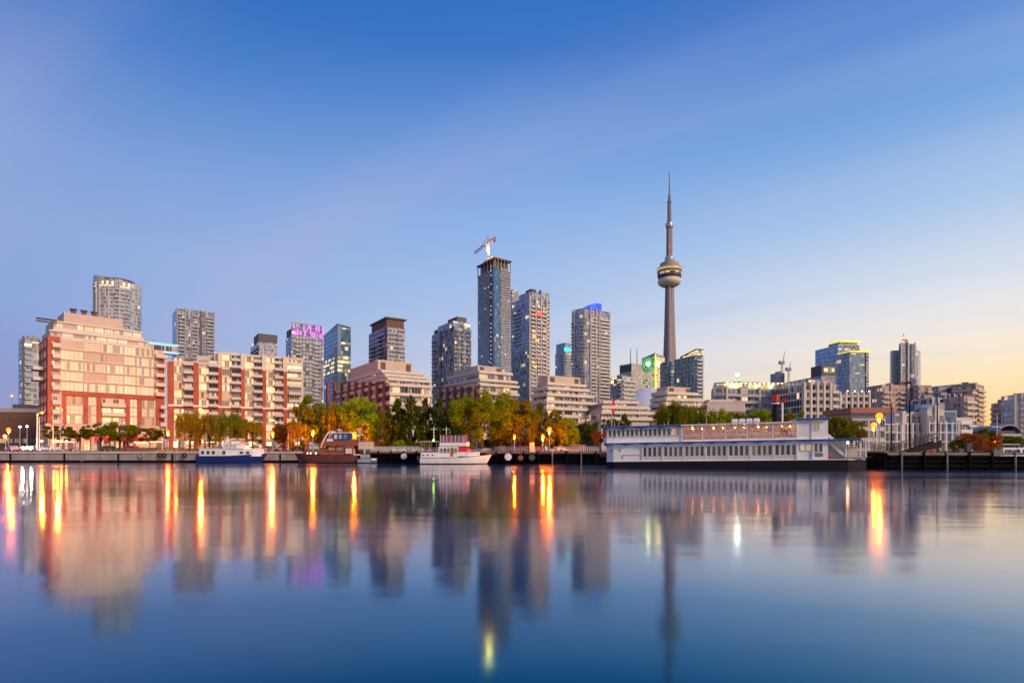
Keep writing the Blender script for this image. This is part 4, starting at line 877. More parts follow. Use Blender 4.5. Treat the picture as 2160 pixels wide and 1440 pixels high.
def terraces(name, label, tiers, Yc, rot, side='wall_terrace', brick=None, plant=None, nwin=True, group=None, red_n=8):
    "stepped terrace house: each tier (xl, xc, xr, ytop, ybottom) stands further back than the one below"
    a = R(rot); x0 = tiers[0][1]; root = thing(name, label, 'apartment house', (U(x0) * Yc, Yc, G), a, group)
    o = Vector((U(x0) * Yc, Yc, 0)); ca, sa = math.cos(a), math.sin(a)
    for k, (xl, xc, xr, yt, yb) in enumerate(tiers):
        Yk = Yc + k * 2.2; poly, org, _ = boxpoly((xl, xc, xr), Yk, rot, 6, 60)
        dx, dy = org[0] - o.x, org[1] - o.y; lx, ly = ca * dx + sa * dy, -sa * dx + ca * dy
        P = [(p[0] + lx, p[1] + ly) for p in poly]; zt, zb = zl(yt, Yk), (zl(yb, Yk) if k else 0)
        plantroom = plant and k == len(tiers) - 1
        MB().prism(P, zb, zt).build('plant_room' if plantroom else 'storey', M['pink_concrete' if plantroom else side], root)
        if plantroom:
            for f in (.08, .82): link('louvre', MB().box(0, -.1, 0, 1.8, -.01, (zt - zb) * .7).mesh('louvre', M['brown_brick']), root, (P[1][0] + poly[2][0] * f, P[1][1], zb + (zt - zb) * .12))
            continue
        fl = max(1, round((zt - zb) / 3.1)); fh = (zt - zb) / fl; w, dd = poly[2][0], poly[0][1]
        for q in range(fl + 1):
            z = zb + q * fh
            if z < zl(905, Yk): continue
            hp = .95
            link('parapet', MB().box(-.35, -.9, -.25, w + .2, -.02, hp - .25 if q else .3).mesh('parapet', M['white_concrete']), root, (P[1][0], P[1][1], z))
            if dd > 7 and xl < xc: link('parapet', MB().box(-dd - .2, -.5, -.3, .1, -.02, hp if q else .3).mesh('parapet', M['white_concrete']), root, (P[1][0], P[1][1], z), R(-90))
        if w > 8:
            for q in range(fl):
                z = zb + q * fh
                if z < zl(905, Yk): continue
                for j in range(1, int(w / 6.4) + 1): link('partition', cached(('part', round(fh, 1)), lambda: MB().box(-.08, -.88, 0, .08, -.01, fh - .3).mesh('partition', M['white_concrete'])), root, (P[1][0] + j * 6.4 - .05, P[1][1], z + .01))
        if nwin:
            for q in range(fl):
                z = zb + q * fh
                if z < zl(905, Yk): continue
                n = max(1, int(w / 3.2))
                for j in range(n):
                    ww = w / n; A, B = window_meshes(ww - .3, fh - 1.05, 3, 1, 'white_concrete', ('pane_dim', 'pane_deep', 'pane_gold', 'pane_dim', 'pane_cream', 'pane_deep', 'pane_cream')[(j * 3 + q * 5 + k * 2) % 7], .12)
                    if (j * 7 + q * 3 + k) % 9 == 4: continue
                    wo_ = link('window', A, root, (P[1][0] + j * ww + .15, P[1][1], z + .72)); link('pane', B, wo_)
    return root, o, a

def build_terraces():
    tiers = [(690, 822, 909, 812, 950), (700, 818, 906, 800, 812), (716, 812, 900, 792, 800), (735, 805, 892, 784, 792), (738, 797, 869, 758, 784)]
    r, o, a = terraces('terraced_house', 'stepped pink terraced apartment house with brick wing, over the yellow willow trees', tiers, 190, 34, plant=True, group='stepped terraced apartment houses')
    def brickwing(root, x0, x1, yt, yb, Y, n):
        # brick piers standing on the left face, which runs back from the corner
        for k in range(n):
            px = x0 + (x1 - x0) * k / (n - 1)
            for_ = root.location; # along the left face
            u = U(px); sa, ca = math.sin(root.rotation_euler.z), math.cos(root.rotation_euler.z)
            d = (u * for_.y - for_.x) / (-sa - u * ca); p = (for_.x - sa * d, for_.y + ca * d)
            link('brick_pier', MB().box(0, -.9, zl(yb, p[1]), 2.0, -.02, zl(yt, p[1])).mesh('brick_pier', M['red_brick_dark']), root, (0, d, 0), R(-90))
    brickwing(r, 692, 812, 806, 905, 190, 9)
    # white glazed corner pavilion of the first terrace
    tiers = [(928, 1012, 1092, 812, 950), (938, 1012, 1089, 802, 812), (945, 1010, 1078, 785, 802), (960, 1008, 1056, 770, 785)]
    r, o, a = terraces('terraced_house', 'stepped pink terraced apartment house behind the round yellow green tree', tiers, 205, 34, plant=True, group='stepped terraced apartment houses')
    brickwing(r, 930, 1004, 816, 905, 205, 6)
    tiers = [(1118, 1150, 1268, 878, 950), (1119, 1151, 1262, 862, 878), (1120, 1152, 1256, 848, 862), (1122, 1153, 1249, 833, 848), (1126, 1154, 1240, 820, 833), (1132, 1154, 1233, 810, 820), (1140, 1155, 1224, 791, 810)]
    terraces('terraced_house', 'white terraced apartment house with curved bands, a stair of six terraces right of the trees', tiers, 185, 30, plant=True, group='stepped terraced apartment houses')
    tiers = [(1268, 1268, 1384, 884, 950), (1269, 1269, 1378, 871, 884), (1270, 1270, 1366, 860, 871), (1272, 1272, 1345, 849, 860)]
    terraces('terraced_house', 'low white terraced apartment house directly above the ship bow canopy', tiers, 180, 14, group='stepped terraced apartment houses')
    tiers = [(1372, 1400, 1498, 868, 950), (1373, 1402, 1492, 855, 868), (1374, 1404, 1481, 843, 855), (1376, 1406, 1470, 830, 843), (1385, 1408, 1456, 815, 830)]
    terraces('terraced_house', 'white rounded terraced apartment house below the blue glass tower', tiers, 185, 22, plant=True, group='stepped terraced apartment houses')
    # brown low building, far left
    t = tower('low_building', 'low dark brown building behind the orange lamps at the left edge', (-60, -60, 84), 862, 230, 10, 'brown_brick', 'building', None, dmax=14, part='wall')
    MB().box(0, -.3, t.h - 1.2, t.w + .3, -.01, t.h + .4).build('parapet', M['grey_concrete'], t.root)
    for k in range(9): t.window(1, 1.5 + k * t.w / 9, 3.0, 2.4, 2.0, 2, 1, 'charcoal', 'pane_dim')
    MB().box(t.w * .55, 2, t.h + .01, t.w * .8, 8, t.h + 2.2).build('plant_room', M['charcoal'], t.root)

mat('trim_slate', (.08, .14, .28), .6)
mat('red_roof', (.36, .15, .11), .7)
brick('red_brick_dark', (.30, .055, .035), (.3, .16, .12))
glow('lantern_green', (.55, 1, .25), .9)
glow('beacon_white', (.85, 1, .9), 45)
glow('lamp_terrace', (1, .70, .30), 7)
glow('crown_warm', (1, .72, .42), .75)
glow('ship_lamp', (1, .46, .22), 60)
pane('pane_deep', (.02, .024, .035), (.16, .15, .16), .2, .14, (1, .6, .25), .5)
glow('head_light', (.85, .92, 1), 400)
glow('tail_light', (1, .02, .01), 25)

def water_mat():
    t = NT('water'); tc = t.n('ShaderNodeTexCoord').outputs['Object']
    n1 = t.noise(.35, 2, .5, tc); mp = t.n('ShaderNodeMapping'); mp.inputs['Scale'].default_value = (1, .55, 1); t.t.links.new(tc, mp.inputs[0])
    n2 = t.noise(2.2, 3, .6, mp.outputs[0])
    mp3 = t.n('ShaderNodeMapping'); mp3.inputs['Scale'].default_value = (.35, 1, 1); t.t.links.new(tc, mp3.inputs[0]); n3 = t.noise(.16, 3, .6, mp3.outputs[0])
    hgt = t.math('ADD', t.math('ADD', t.math('MULTIPLY', n1, .2), t.math('MULTIPLY', n2, .02)), t.math('MULTIPLY', n3, 1.0))
    bn = t.n('ShaderNodeBump'); bn.inputs['Strength'].default_value = .24; bn.inputs['Distance'].default_value = .12; t.t.links.new(hgt, bn.inputs['Height'])
    mq = t.n('ShaderNodeMapping'); mq.inputs['Scale'].default_value = (.35, 1.6, 1); t.t.links.new(tc, mq.inputs[0]); rg = t.range(t.noise(.05, 3, .55, mq.outputs[0]), .35, .65, .07, .135)
    # reflectance against viewing angle: near mirror at grazing, falling to the deep blue of the water body
    lw = t.n('ShaderNodeLayerWeight'); lw.inputs['Blend'].default_value = .5
    cr = t.n('ShaderNodeValToRGB'); st_ = [(.0, (.02, .03, .04)), (.50, (.02, .06, .10)), (.63, (.025, .135, .21)), (.76, (.21, .32, .43)), (.875, (.68, .66, .69)), (1, (.93, .91, .92))]
    while len(cr.color_ramp.elements) < len(st_): cr.color_ramp.elements.new(.5)
    for e, (p, c) in zip(cr.color_ramp.elements, st_): e.position = p; e.color = (*c, 1)
    t.t.links.new(lw.outputs['Facing'], cr.inputs[0])
    gl = t.n('ShaderNodeBsdfGlossy'); t.put(cr.outputs[0], gl.inputs['Color']); t.put(rg, gl.inputs['Roughness'])
    df = t.n('ShaderNodeBsdfDiffuse'); df.inputs[0].default_value = (.0, .009, .03, 1)
    ad = t.n('ShaderNodeAddShader'); t.t.links.new(gl.outputs[0], ad.inputs[0]); t.t.links.new(df.outputs[0], ad.inputs[1]); t.t.links.new(ad.outputs[0], t.o.inputs[0])
    t.t.links.new(bn.outputs[0], gl.inputs['Normal']); return t.m
M['water'] = water_mat()
def leaf_mat(name, c1, c2, c3):
    t = NT(name); g = t.n('ShaderNodeNewGeometry'); oi = t.n('ShaderNodeObjectInfo').outputs['Random']
    n = t.noise(.55, 3, .6, t.n('ShaderNodeTexCoord').outputs['Object'])
    c = t.mix(t.range(g.outputs['Random Per Island'], 0, 1, 0, 1), c1, c2); c = t.mix(t.range(n, .45, .65, 0, .8), c, c3)
    c = t.mix(1.0, c, t.range(oi, 0, 1, .8, 1.2), 'MULTIPLY')
    d = t.n('ShaderNodeBsdfDiffuse'); t.put(c, d.inputs[0]); tr = t.n('ShaderNodeBsdfTranslucent'); t.put(t.mix(1.0, c, (1.25, 1.15, .6), 'MULTIPLY'), tr.inputs[0])
    mx = t.n('ShaderNodeMixShader'); mx.inputs[0].default_value = .45; t.t.links.new(d.outputs[0], mx.inputs[1]); t.t.links.new(tr.outputs[0], mx.inputs[2])
    t.t.links.new(mx.outputs[0], t.o.inputs[0]); M[name] = t.m
leaf_mat('leaf_dark', (.08, .12, .010), (.13, .165, .014), (.2, .2, .02))
leaf_mat('leaf_olive', (.16, .21, .012), (.25, .27, .016), (.34, .28, .02))
leaf_mat('leaf_yellow_green', (.25, .34, .010), (.38, .43, .014), (.50, .42, .02))
leaf_mat('leaf_gold', (.28, .27, .012), (.40, .34, .016), (.44, .27, .015))
leaf_mat('leaf_brown', (.22, .19, .014), (.33, .26, .02), (.34, .20, .016))
leaf_mat('leaf_orange', (.30, .09, .02), (.42, .15, .04), (.45, .24, .14))

def curtain_mat():
    t = NT('clear_curtain'); d = t.n('ShaderNodeBsdfTranslucent'); d.inputs[0].default_value = (.82, .62, .50, 1)
    df = t.n('ShaderNodeBsdfDiffuse'); df.inputs[0].default_value = (.62, .50, .44, 1)
    tr = t.n('ShaderNodeBsdfTransparent'); tr.inputs[0].default_value = (.9, .82, .75, 1); gl = t.n('ShaderNodeBsdfGlossy'); gl.inputs['Roughness'].default_value = .12; gl.inputs[0].default_value = (.7, .7, .7, 1)
    m1 = t.n('ShaderNodeMixShader'); m1.inputs[0].default_value = .5; t.t.links.new(d.outputs[0], m1.inputs[1]); t.t.links.new(df.outputs[0], m1.inputs[2])
    m2 = t.n('ShaderNodeMixShader'); t.put(t.range(t.noise(1.2, 3, .6, t.n('ShaderNodeTexCoord').outputs['Object']), .35, .65, .18, .55), m2.inputs[0]); t.t.links.new(m1.outputs[0], m2.inputs[1]); t.t.links.new(tr.outputs[0], m2.inputs[2])
    m3 = t.n('ShaderNodeMixShader'); m3.inputs[0].default_value = .08; t.t.links.new(m2.outputs[0], m3.inputs[1]); t.t.links.new(gl.outputs[0], m3.inputs[2])
    t.t.links.new(m3.outputs[0], t.o.inputs[0]); return t.m
M['clear_curtain'] = curtain_mat()

# ------------------------------------------------------------------ water, land, quays
def build_setting():
    b = MB(); b.face([(-6000, -600, 0), (6000, -600, 0), (6000, 7000, 0), (-6000, 7000, 0)]); struct(b.build('water', M['water']))
    shore = [(-3000, 129.6), (-32, 129.0), (-30.2, 124.0), (21, 113.5), (57, 95.5), (55.0, 83.6), (140, 82.6), (140, 95), (78, 97), (84, 142), (500, 150), (6000, 150), (6000, 7000), (-6000, 7000), (-6000, 129.6)]
    b = MB(); b.face([(*p, G) for p in shore]); struct(b.build('ground', M['soil']))
    b = MB(); b.face([(-300, 129.7, G + .004), (-32, 129.1, G + .004), (-32, 140, G + .004), (-300, 141, G + .004)]); struct(b.build('promenade', M['paving']))
    b = MB(); b.face([(-400, 152, G + .004), (10, 150, G + .004), (40, 158, G + .004), (40, 168, G + .004), (10, 162, G + .004), (-400, 166, G + .004)]); struct(b.build('road', M['asphalt']))
    b = MB()
    for k in range(60): x = -300 + k * 5.2; b.face([(x, 158.7, G + .009), (x + 2.4, 158.7, G + .009), (x + 2.4, 158.9, G + .009), (x, 158.9, G + .009)])
    struct(b.build('road_marking', M['white_paint']))
    # grassy bank on the left shore
    b = MB(); nx, ny = 40, 8; x0, x1, y0, y1 = -96, -74, 133, 148
    P = [[(x0 + (x1 - x0) * i / nx, y0 + (y1 - y0) * j / ny, G + .01 + 1.0 * math.sin(math.pi * i / nx) ** .4 * math.sin(math.pi * min(1, (j + .001) / ny)) ** .7) for j in range(ny + 1)] for i in range(nx + 1)]
    for i in range(nx):
        for j in range(ny): b.face([P[i][j], P[i + 1][j], P[i + 1][j + 1], P[i][j + 1]])
    struct(b.build('lawn', M['lawn_green'], smooth=True))
    # concrete quay wall
    r = thing('quay_wall', 'long pale concrete quay wall along the left shore, under the blue hulled boat', 'quay wall', (-160, 128.7, 0))
    MB().box(-150, 0, -2, 128.2, .9, G - .42).build('wall', M['quay_concrete'], r)
    MB().box(-150, -.22, G - .415, 128.2, 1.0, G + .06).build('coping', M['coping'], r)
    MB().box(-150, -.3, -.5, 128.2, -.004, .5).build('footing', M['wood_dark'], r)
    for k in range(9): link('joint_post', cached('jp', lambda: MB().box(0, -.12, .3, .35, -.004, G - .42).mesh('joint_post', M['wood_dark'])), r, (22 + k * 12.2, 0, 0))
    def wharf(name, label, a, bb, npile, skip=(), top='wood_pale', pale=()):
        a, bb = Vector((*a, 0)), Vector((*bb, 0)); dv = bb - a; L = dv.length; r = thing(name, label, 'wharf', a, math.atan2(dv.y, dv.x), 'dark timber wharves')
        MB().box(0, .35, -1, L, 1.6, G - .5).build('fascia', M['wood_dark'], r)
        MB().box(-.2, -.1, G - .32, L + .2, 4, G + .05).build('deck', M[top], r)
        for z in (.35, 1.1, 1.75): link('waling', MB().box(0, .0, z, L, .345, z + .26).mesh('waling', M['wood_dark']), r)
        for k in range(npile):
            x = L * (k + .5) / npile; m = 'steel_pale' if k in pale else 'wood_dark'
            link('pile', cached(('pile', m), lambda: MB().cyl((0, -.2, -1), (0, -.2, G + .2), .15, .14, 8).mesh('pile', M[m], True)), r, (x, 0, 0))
        return r, dv.normalized(), L
    mat('steel_pale', (.17, .16, .16), .7, 0, var=.5)
    wharf('timber_wharf', 'dark timber wharf behind the white trawler, with big round fenders', (-30.2, 123.2), (21, 112.7), 18, pale=(13, 15))
    wharf('timber_wharf', 'dark timber wharf hidden behind the long passenger ship', (21.3, 112.4), (56.5, 94.6), 9)
    wharf('timber_wharf', 'dark timber pier with pale steel piles right of the passenger ship', (55.0, 82.9), (140, 81.9), 26, pale=(0, 2, 5, 7))
    MB  # end faces of the pier
    r = thing('pier_end', 'dark end wall of the right timber pier beside the ship stern', 'wharf', (54.7, 83.2, 0)); MB().box(-.2, 0, -1, .25, 12, G).build('wall', M['wood_dark'], r)
    MB().box(-.3, -.1, G + .004, .35, 12, G + .3).build('kerb', M['wood_pale'], r)

def rail(name, label, a, b, n, hgt, m, group=None, r0=.05):
    a, b = Vector(a), Vector(b); dv = b - a; L = dv.length; r = thing(name, label, 'railing', a, math.atan2(dv.y, dv.x), group)
    for k in range(n): link('post', cached(('rp', hgt, m, r0), lambda: MB().box(-r0, -r0, 0, r0, r0, hgt).mesh('post', M[m])), r, (L * k / (n - 1), 0, 0))
    for z in (hgt * .55, hgt): link('rail', MB().box(0, -r0 * .8, z, L, r0 * .8, z + r0 * 1.4).mesh('rail', M[m]), r)
    return r

# ------------------------------------------------------------------ boats
def hull(L, B, zs, name, mats, parent, rake=.08, flare=.8, n=22, stripe=None, fine=.5, keel=-.7):
    "hull lofted through stations: keel, waterline, mid and sheer; mats = (hull, stripe, deck)"
    def f(t): return (.84 + .16 * min(1, t / .25)) if t < fine else max(.015, 1 - ((t - fine) / (1 - fine)) ** 2.3)
    rows = []
    for i in range(n + 1):
        t = i / n; q = max(0, (t - .55) / .45) ** 2; fl = flare + (1 - flare) * (1 - q); z = zs(t); bb = B / 2 * f(t); x = L * t; rk = rake * L * q
        rows.append([(x - rk * 1.35, bb * .45 * fl, keel), (x - rk, bb * .86 * fl, 0.0), (x - rk * .92, bb * .9 * fl, .18), (x - rk * .45, bb * .96, z * .55), (x - rk * .08, bb, z - .12), (x, bb * 1.02, z)])
    b = MB(); lv = len(rows[0])
    for i in range(n):
        for k in range(lv - 1):
            b.m = 1 if k in (1, lv - 2) else 0
            p, q = rows[i], rows[i + 1]
            for s in (1, -1):
                pts = [(p[k][0], -s * p[k][1], p[k][2]), (q[k][0], -s * q[k][1], q[k][2]), (q[k + 1][0], -s * q[k + 1][1], q[k + 1][2]), (p[k + 1][0], -s * p[k + 1][1], p[k + 1][2])]
                b.face(pts if s == 1 else pts[::-1])
        b.m = 2; p, q = rows[i][-1], rows[i + 1][-1]; b.face([(p[0], -p[1], p[2] - .05), (q[0], -q[1], q[2] - .05), (q[0], q[1], q[2] - .05), (p[0], p[1], p[2] - .05)])
    b.m = 0; p = rows[0]; b.face([(v[0], v[1], v[2]) for v in p] + [(v[0], -v[1], v[2]) for v in reversed(p)])
    b.face([(v[0], -v[1], v[2]) for v in rows[n]] + [(v[0], v[1], v[2]) for v in reversed(rows[n])])
    return b.build(name, [M[m] for m in mats], parent)
def winrow(root, x0, x1, n, z, hh, y, gap=.25, pm='pane_dark', fm='white_paint', shear=0.0, nx=1):
    ww = (x1 - x0) / n
    for k in range(n):
        A, B = window_meshes(ww - gap, hh, nx, 1, fm, pm, .06, ); o = link('window', A, root, (x0 + k * ww + gap / 2, y, z + shear * (x0 + k * ww))); link('pane', B, o)
def railpart(root, pts, hgt, m, name='guard_rail', r=.035, every=1.2):
    b = MB()
    for p, q in zip(pts, pts[1:]):
        p, q = Vector(p), Vector(q); n = max(1, int((q - p).length / every))
        for k in range(n + 1): w = p.lerp(q, k / n); b.cyl(w, w + Vector((0, 0, hgt)), r, n=5)
        for f in (.5, 1): b.cyl(p + Vector((0, 0, hgt * f)), q + Vector((0, 0, hgt * f)), r, n=5)
    return b.build(name, M[m], root)

def build_boats():
    # blue hulled tour boat
    Y = 124; k = Y / 1200; x0 = U(410) * Y
    r = thing('tour_boat', 'small tour boat with navy blue hull and white cabin at the concrete quay', 'boat', (x0, Y + 2.2, 0)); X = lambda px: (px - 410) * k; Zp = lambda py: zat(py, Y)
    hull(X(556), 4.4, lambda t: 1.55 + .65 * max(0, t - .35) ** 1.6 * 1.6, 'hull', ('navy_paint', 'navy_paint', 'white_paint'), r, .10)
    MB().prism([(X(418), -1.75), (X(530), -1.5), (X(545), -.7), (X(545), .7), (X(530), 1.5), (X(418), 1.75)], 1.45, 3.05).build('cabin', M['white_paint'], r)
    MB().prism([(X(416), -1.9), (X(512), -1.8), (X(514), 1.8), (X(416), 1.9)], 3.054, 3.2).build('cabin_roof', M['white_paint'], r)
    winrow(r, X(420), X(476), 5, 1.85, .85, -1.76, .3, 'pane_dark'); winrow(r, X(500), X(527), 2, 1.95, .6, -1.6, .5, 'pane_dark')
    MB().prism([(X(466), -1.5), (X(500), -1.45), (X(512), -1.2), (X(512), 1.2), (X(500), 1.45), (X(466), 1.5)], 3.204, 0, [4.3, 4.3, 3.6, 3.6, 4.3, 4.3]).build('pilothouse', M['white_paint'], r)
    winrow(r, X(469), X(497), 3, 3.35, .7, -1.52, .2, 'pane_dim')
    MB().box(X(462), -1.6, 4.304, X(506), 1.6, 4.42).build('pilothouse_roof', M['white_paint'], r)
    railpart(r, [(X(470), -1.4, 4.42), (X(500), -1.4, 4.42), (X(500), 1.4, 4.42), (X(470), 1.4, 4.42), (X(470), -1.4, 4.42)], .9, 'white_paint', 'flybridge_rail', .045, 1.0)
    MB().ball((X(478), 0, 5.25), .3, 10, 6, .6).cyl((X(478), 0, 4.42), (X(478), 0, 5.1), .07).build('radar', M['white_paint'], r)
    MB().cyl((X(445), 0, 3.45), (X(458), 0, 3.45), .28, n=10).build('life_raft', M['grey_paint'], r)
    railpart(r, [(X(528), -1.3, 1.9), (X(548), -.5, 2.2), (X(553), 0, 2.35), (X(548), .5, 2.2)], .8, 'white_paint', 'bow_rail')
    MB().box(X(411), -1.9, 1.5, X(417), 1.9, 1.9).build('stern_board', M['maroon'], r)
    # reddish brown workboat, bow to the left
    Y = 123; k = Y / 1200; x0 = U(612) * Y
    r = thing('workboat', 'rusty brown workboat with stacked deckhouses and a blue framed wheelhouse', 'boat', (x0, Y + 2.6, 0)); X = lambda px: (px - 612) * k
    h = hull(X(754), 5.0, lambda t: 1.75 + .35 * max(0, t - .5) * 2, 'hull', ('brown_hull', 'black_paint', 'grey_paint'), r, .07); h.location = (X(754), 0, 0); h.rotation_euler = (0, 0, math.pi)
    MB().prism([(X(672), -2.1), (X(745), -2.3), (X(745), 2.3), (X(672), 2.1)], 1.7, 0, [2.9, 3.75, 3.75, 2.9]).build('deckhouse', M['brown_paint'], r)
    MB().prism([(X(683), -2.2), (X(753), -2.3), (X(753), 2.3), (X(683), 2.2)], 3.76, 0, [4.6, 5.1, 5.1, 4.6]).build('upper_house', M['brown_paint'], r)
    winrow(r, X(690), X(724), 2, 2.7, .7, -2.3, .3, 'pane_dim', 'brown_paint'); 
    A, B = window_meshes(1.7, 1.35, 1, 1, 'maroon', 'pane_dark'); o = link('doorway', A, r, (X(727), -2.31, 1.95)); link('pane', B, o)
    MB().prism([(X(699), -1.5), (X(731), -1.5), (X(731), 1.5), (X(699), 1.5)], 4.9, 6.5).build('wheelhouse', M['trim_blue'], r); winrow(r, X(700), X(730), 3, 5.2, 1.1, -1.51, .2, 'pane_ship_lit', 'trim_blue')
    MB().box(X(696), -1.8, 6.504, X(734), 1.8, 6.65).build('wheelhouse_roof', M['white_paint'], r); MB().cyl((X(708), 0, 6.65), (X(708), 0, 7.6), .06).cyl((X(702), 0, 7.2), (X(714), 0, 7.2), .06).build('radar', M['white_paint'], r)
    b = MB(); pts = [(X(672 + 3 * q), 0, 3.4 + 3.4 * math.sin(R(100) * q / 8)) for q in range(9)]
    for p, q in zip(pts, pts[1:]):
        for s in (-1.2, 1.2): b.cyl((p[0], s, p[2]), (q[0], s, q[2]), .16, n=6)
    b.cyl((pts[-1][0], -1.2, pts[-1][2]), (pts[-1][0], 1.2, pts[-1][2]), .18).build('arch', M['white_paint'], r)
    MB().cyl((X(687), -1.6, 4.9), (X(699), -1.6, 4.9), .34, n=12).build('life_raft', M['white_paint'], r)
    for x, z in ((X(653), 2.15), (X(646), 2.15), (X(664), 2.15)): MB().ball((x, -1.9, z), .14, 8, 5).build('deck_light', M['lamp_yellow_small'], r)
    railpart(r, [(X(640), -2.2, 1.8), (X(670), -2.3, 1.8)], .8, 'dark_metal'); MB().box(X(632), -.8, 1.75, X(644), .8, 2.5).build('winch', M['charcoal'], r)
    MB().box(X(745), -2.3, 1.7, X(770), 2.2, 1.9).build('stern_deck', M['white_paint'], r); MB().box(X(754), -1.9, 3.0, X(778), 2, 4.6).build('stern_house', M['cream_paint'], r)
    for x in (X(745.5), X(768)): MB().box(x - .08, -2.2, 1.9, x + .08, -2.0, 3.0).build('post', M['white_paint'], r)
    MB().cyl((X(757), -2.1, 4.6), (X(757), -2.1, 7.2), .1).box(X(755), -2.3, 5.8, X(761), -2.0, 7.3).build('sign_board', M['grey_paint'], r)
    # little grey skiff behind it
    r = thing('skiff', 'small grey blue skiff between the brown workboat and the timber wharf', 'boat', (U(753) * 122, 123.2, 0)); k = 122 / 1200
    hull(44 * k, 2.0, lambda t: 1.0 + .2 * t, 'hull', ('grey_paint', 'black_paint', 'grey_paint'), r, .08); MB().box(.6, -.7, 1.0, 2.4, .7, 1.9).build('console', M['grey_paint'], r); MB().cyl((3.0, -.9, .75), (4.0, -.9, .75), .3, n=10).build('fender', M['white_paint'], r)
    # white trawler yacht
    Y = 114; k = Y / 1200; x0 = U(885) * Y
    r = thing('trawler_yacht', 'white trawler yacht with red window cover and enclosed flying bridge', 'boat', (x0, Y + 2.1, 0)); X = lambda px: (px - 885) * k; Z = lambda py: zat(py, Y)
    hull(X(1037), 4.2, lambda t: 1.28 + .1 * t + 1.15 * max(0, t - .3) ** 1.7, 'hull', ('ship_white', 'maroon', 'white_paint'), r, .075, .75)
    MB().prism([(X(887), -1.85), (X(924), -1.85), (X(924), 1.85), (X(887), 1.85)], 1.25, 2.35).build('aft_cabin', M['white_paint'], r)
    for px in (892, 902, 912): MB().cyl((X(px), -1.84, 1.8), (X(px), -1.92, 1.8), .17, n=12).build('porthole', M['glass_dark'], r)
    MB().prism([(X(924), -1.75), (X(966), -1.7), (X(966), 1.7), (X(924), 1.75)], 1.35, 3.5).build('saloon', M['white_paint'], r)
    winrow(r, X(927), X(949), 3, 2.3, .95, -1.76, .12, 'pane_red', 'white_paint'); MB().box(X(950), -1.82, 1.6, X(956), -1.755, 3.3).build('door', M['varnish'], r); winrow(r, X(957), X(965), 1, 2.3, .95, -1.74, .1, 'pane_red')
    MB().prism([(X(966.3), -1.72), (X(985), -1.45), (X(991), -1.0), (X(991), 1.0), (X(985), 1.45), (X(966.3), 1.72)], 2.45, 0, [3.6, 3.45, 2.95, 2.95, 3.45, 3.6]).build('window_cover', M['red_canvas'], r)
    MB().prism([(X(925), -1.7), (X(985), -1.6), (X(1010), -.9), (X(1010), .9), (X(985), 1.6), (X(925), 1.7)], 1.6, 0, [2.44, 2.44, 2.5, 2.5, 2.44, 2.44]).build('trunk_cabin', M['white_paint'], r)
    MB().prism([(X(927), -1.9), (X(984), -1.8), (X(988), -1.2), (X(988), 1.2), (X(984), 1.8), (X(927), 1.9)], 3.62, 0, [4.45, 4.5, 4.5, 4.5, 4.5, 4.45]).build('flying_bridge', M['white_paint'], r)
    MB().prism([(X(928), -1.7), (X(977), -1.6), (X(984), -1.0), (X(984), 1.0), (X(977), 1.6), (X(928), 1.7)], 4.51, 5.75).build('bridge_enclosure', M['maroon_pane'], r)
    for px in (928.5, 935, 942, 951, 960, 968, 976): MB().box(X(px) - .05, -1.78, 4.51, X(px) + .05, -1.70, 5.8).build('bridge_post', M['white_paint'], r)
    MB().prism([(X(926), -1.85), (X(978), -1.75), (X(985), -1.1), (X(985), 1.1), (X(978), 1.75), (X(926), 1.85)], 5.81, 5.95).build('bridge_roof', M['maroon'], r)
    MB().prism([(X(927), -1.93), (X(985), -1.83), (X(985), -1.79), (X(927), -1.89)], 4.36, 4.5).build('red_band', M['red_canvas'], r)
    railpart(r, [(X(888), -1.8, 2.35), (X(923), -1.8, 2.35)], .95, 'grey_paint', 'aft_rail', .03, .3)
    b = MB()
    for px in (889, 905, 920): b.cyl((X(px), -1.7, 2.35), (X(px), -1.7, 4.5), .04, n=5).cyl((X(px), 1.7, 2.35), (X(px), 1.7, 4.5), .04, n=5)
    b.build('canopy_post', M['steel'], r); MB().box(X(884), -1.8, 4.504, X(926), 1.8, 4.6).build('canopy', M['white_paint'], r)
    for px, zb_, zt_, ww in ((912, 4.6, Z(898), .65), (939, 5.95, Z(898), .75)):
        MB().cyl((X(px), 0, zb_), (X(px), 0, zt_), .085, .06, 8).cyl((X(px) - ww, 0, zt_ - .6), (X(px) + ww, 0, zt_ - .6), .06, n=6).build('mast', M['white_paint'], r)
    railpart(r, [(X(986), -1.75, 1.95), (X(1015), -1.2, 2.2), (X(1034), -.1, 2.45), (X(1015), 1.2, 2.2)], .75, 'white_paint', 'bow_rail')
    MB().box(X(880), -1.3, .35, X(886), 1.3, .5).build('swim_platform', M['wood_pale'], r); MB().prism([(X(878), -1.2), (X(884.5), -1.2), (X(884.5), 1.2), (X(878), 1.2)], .8, 1.7).build('dinghy', M['charcoal'], r)
    MB().ball((X(912), -.3, 4.75), .16, 8, 5).build('stern_light', M['lamp_green'], r)
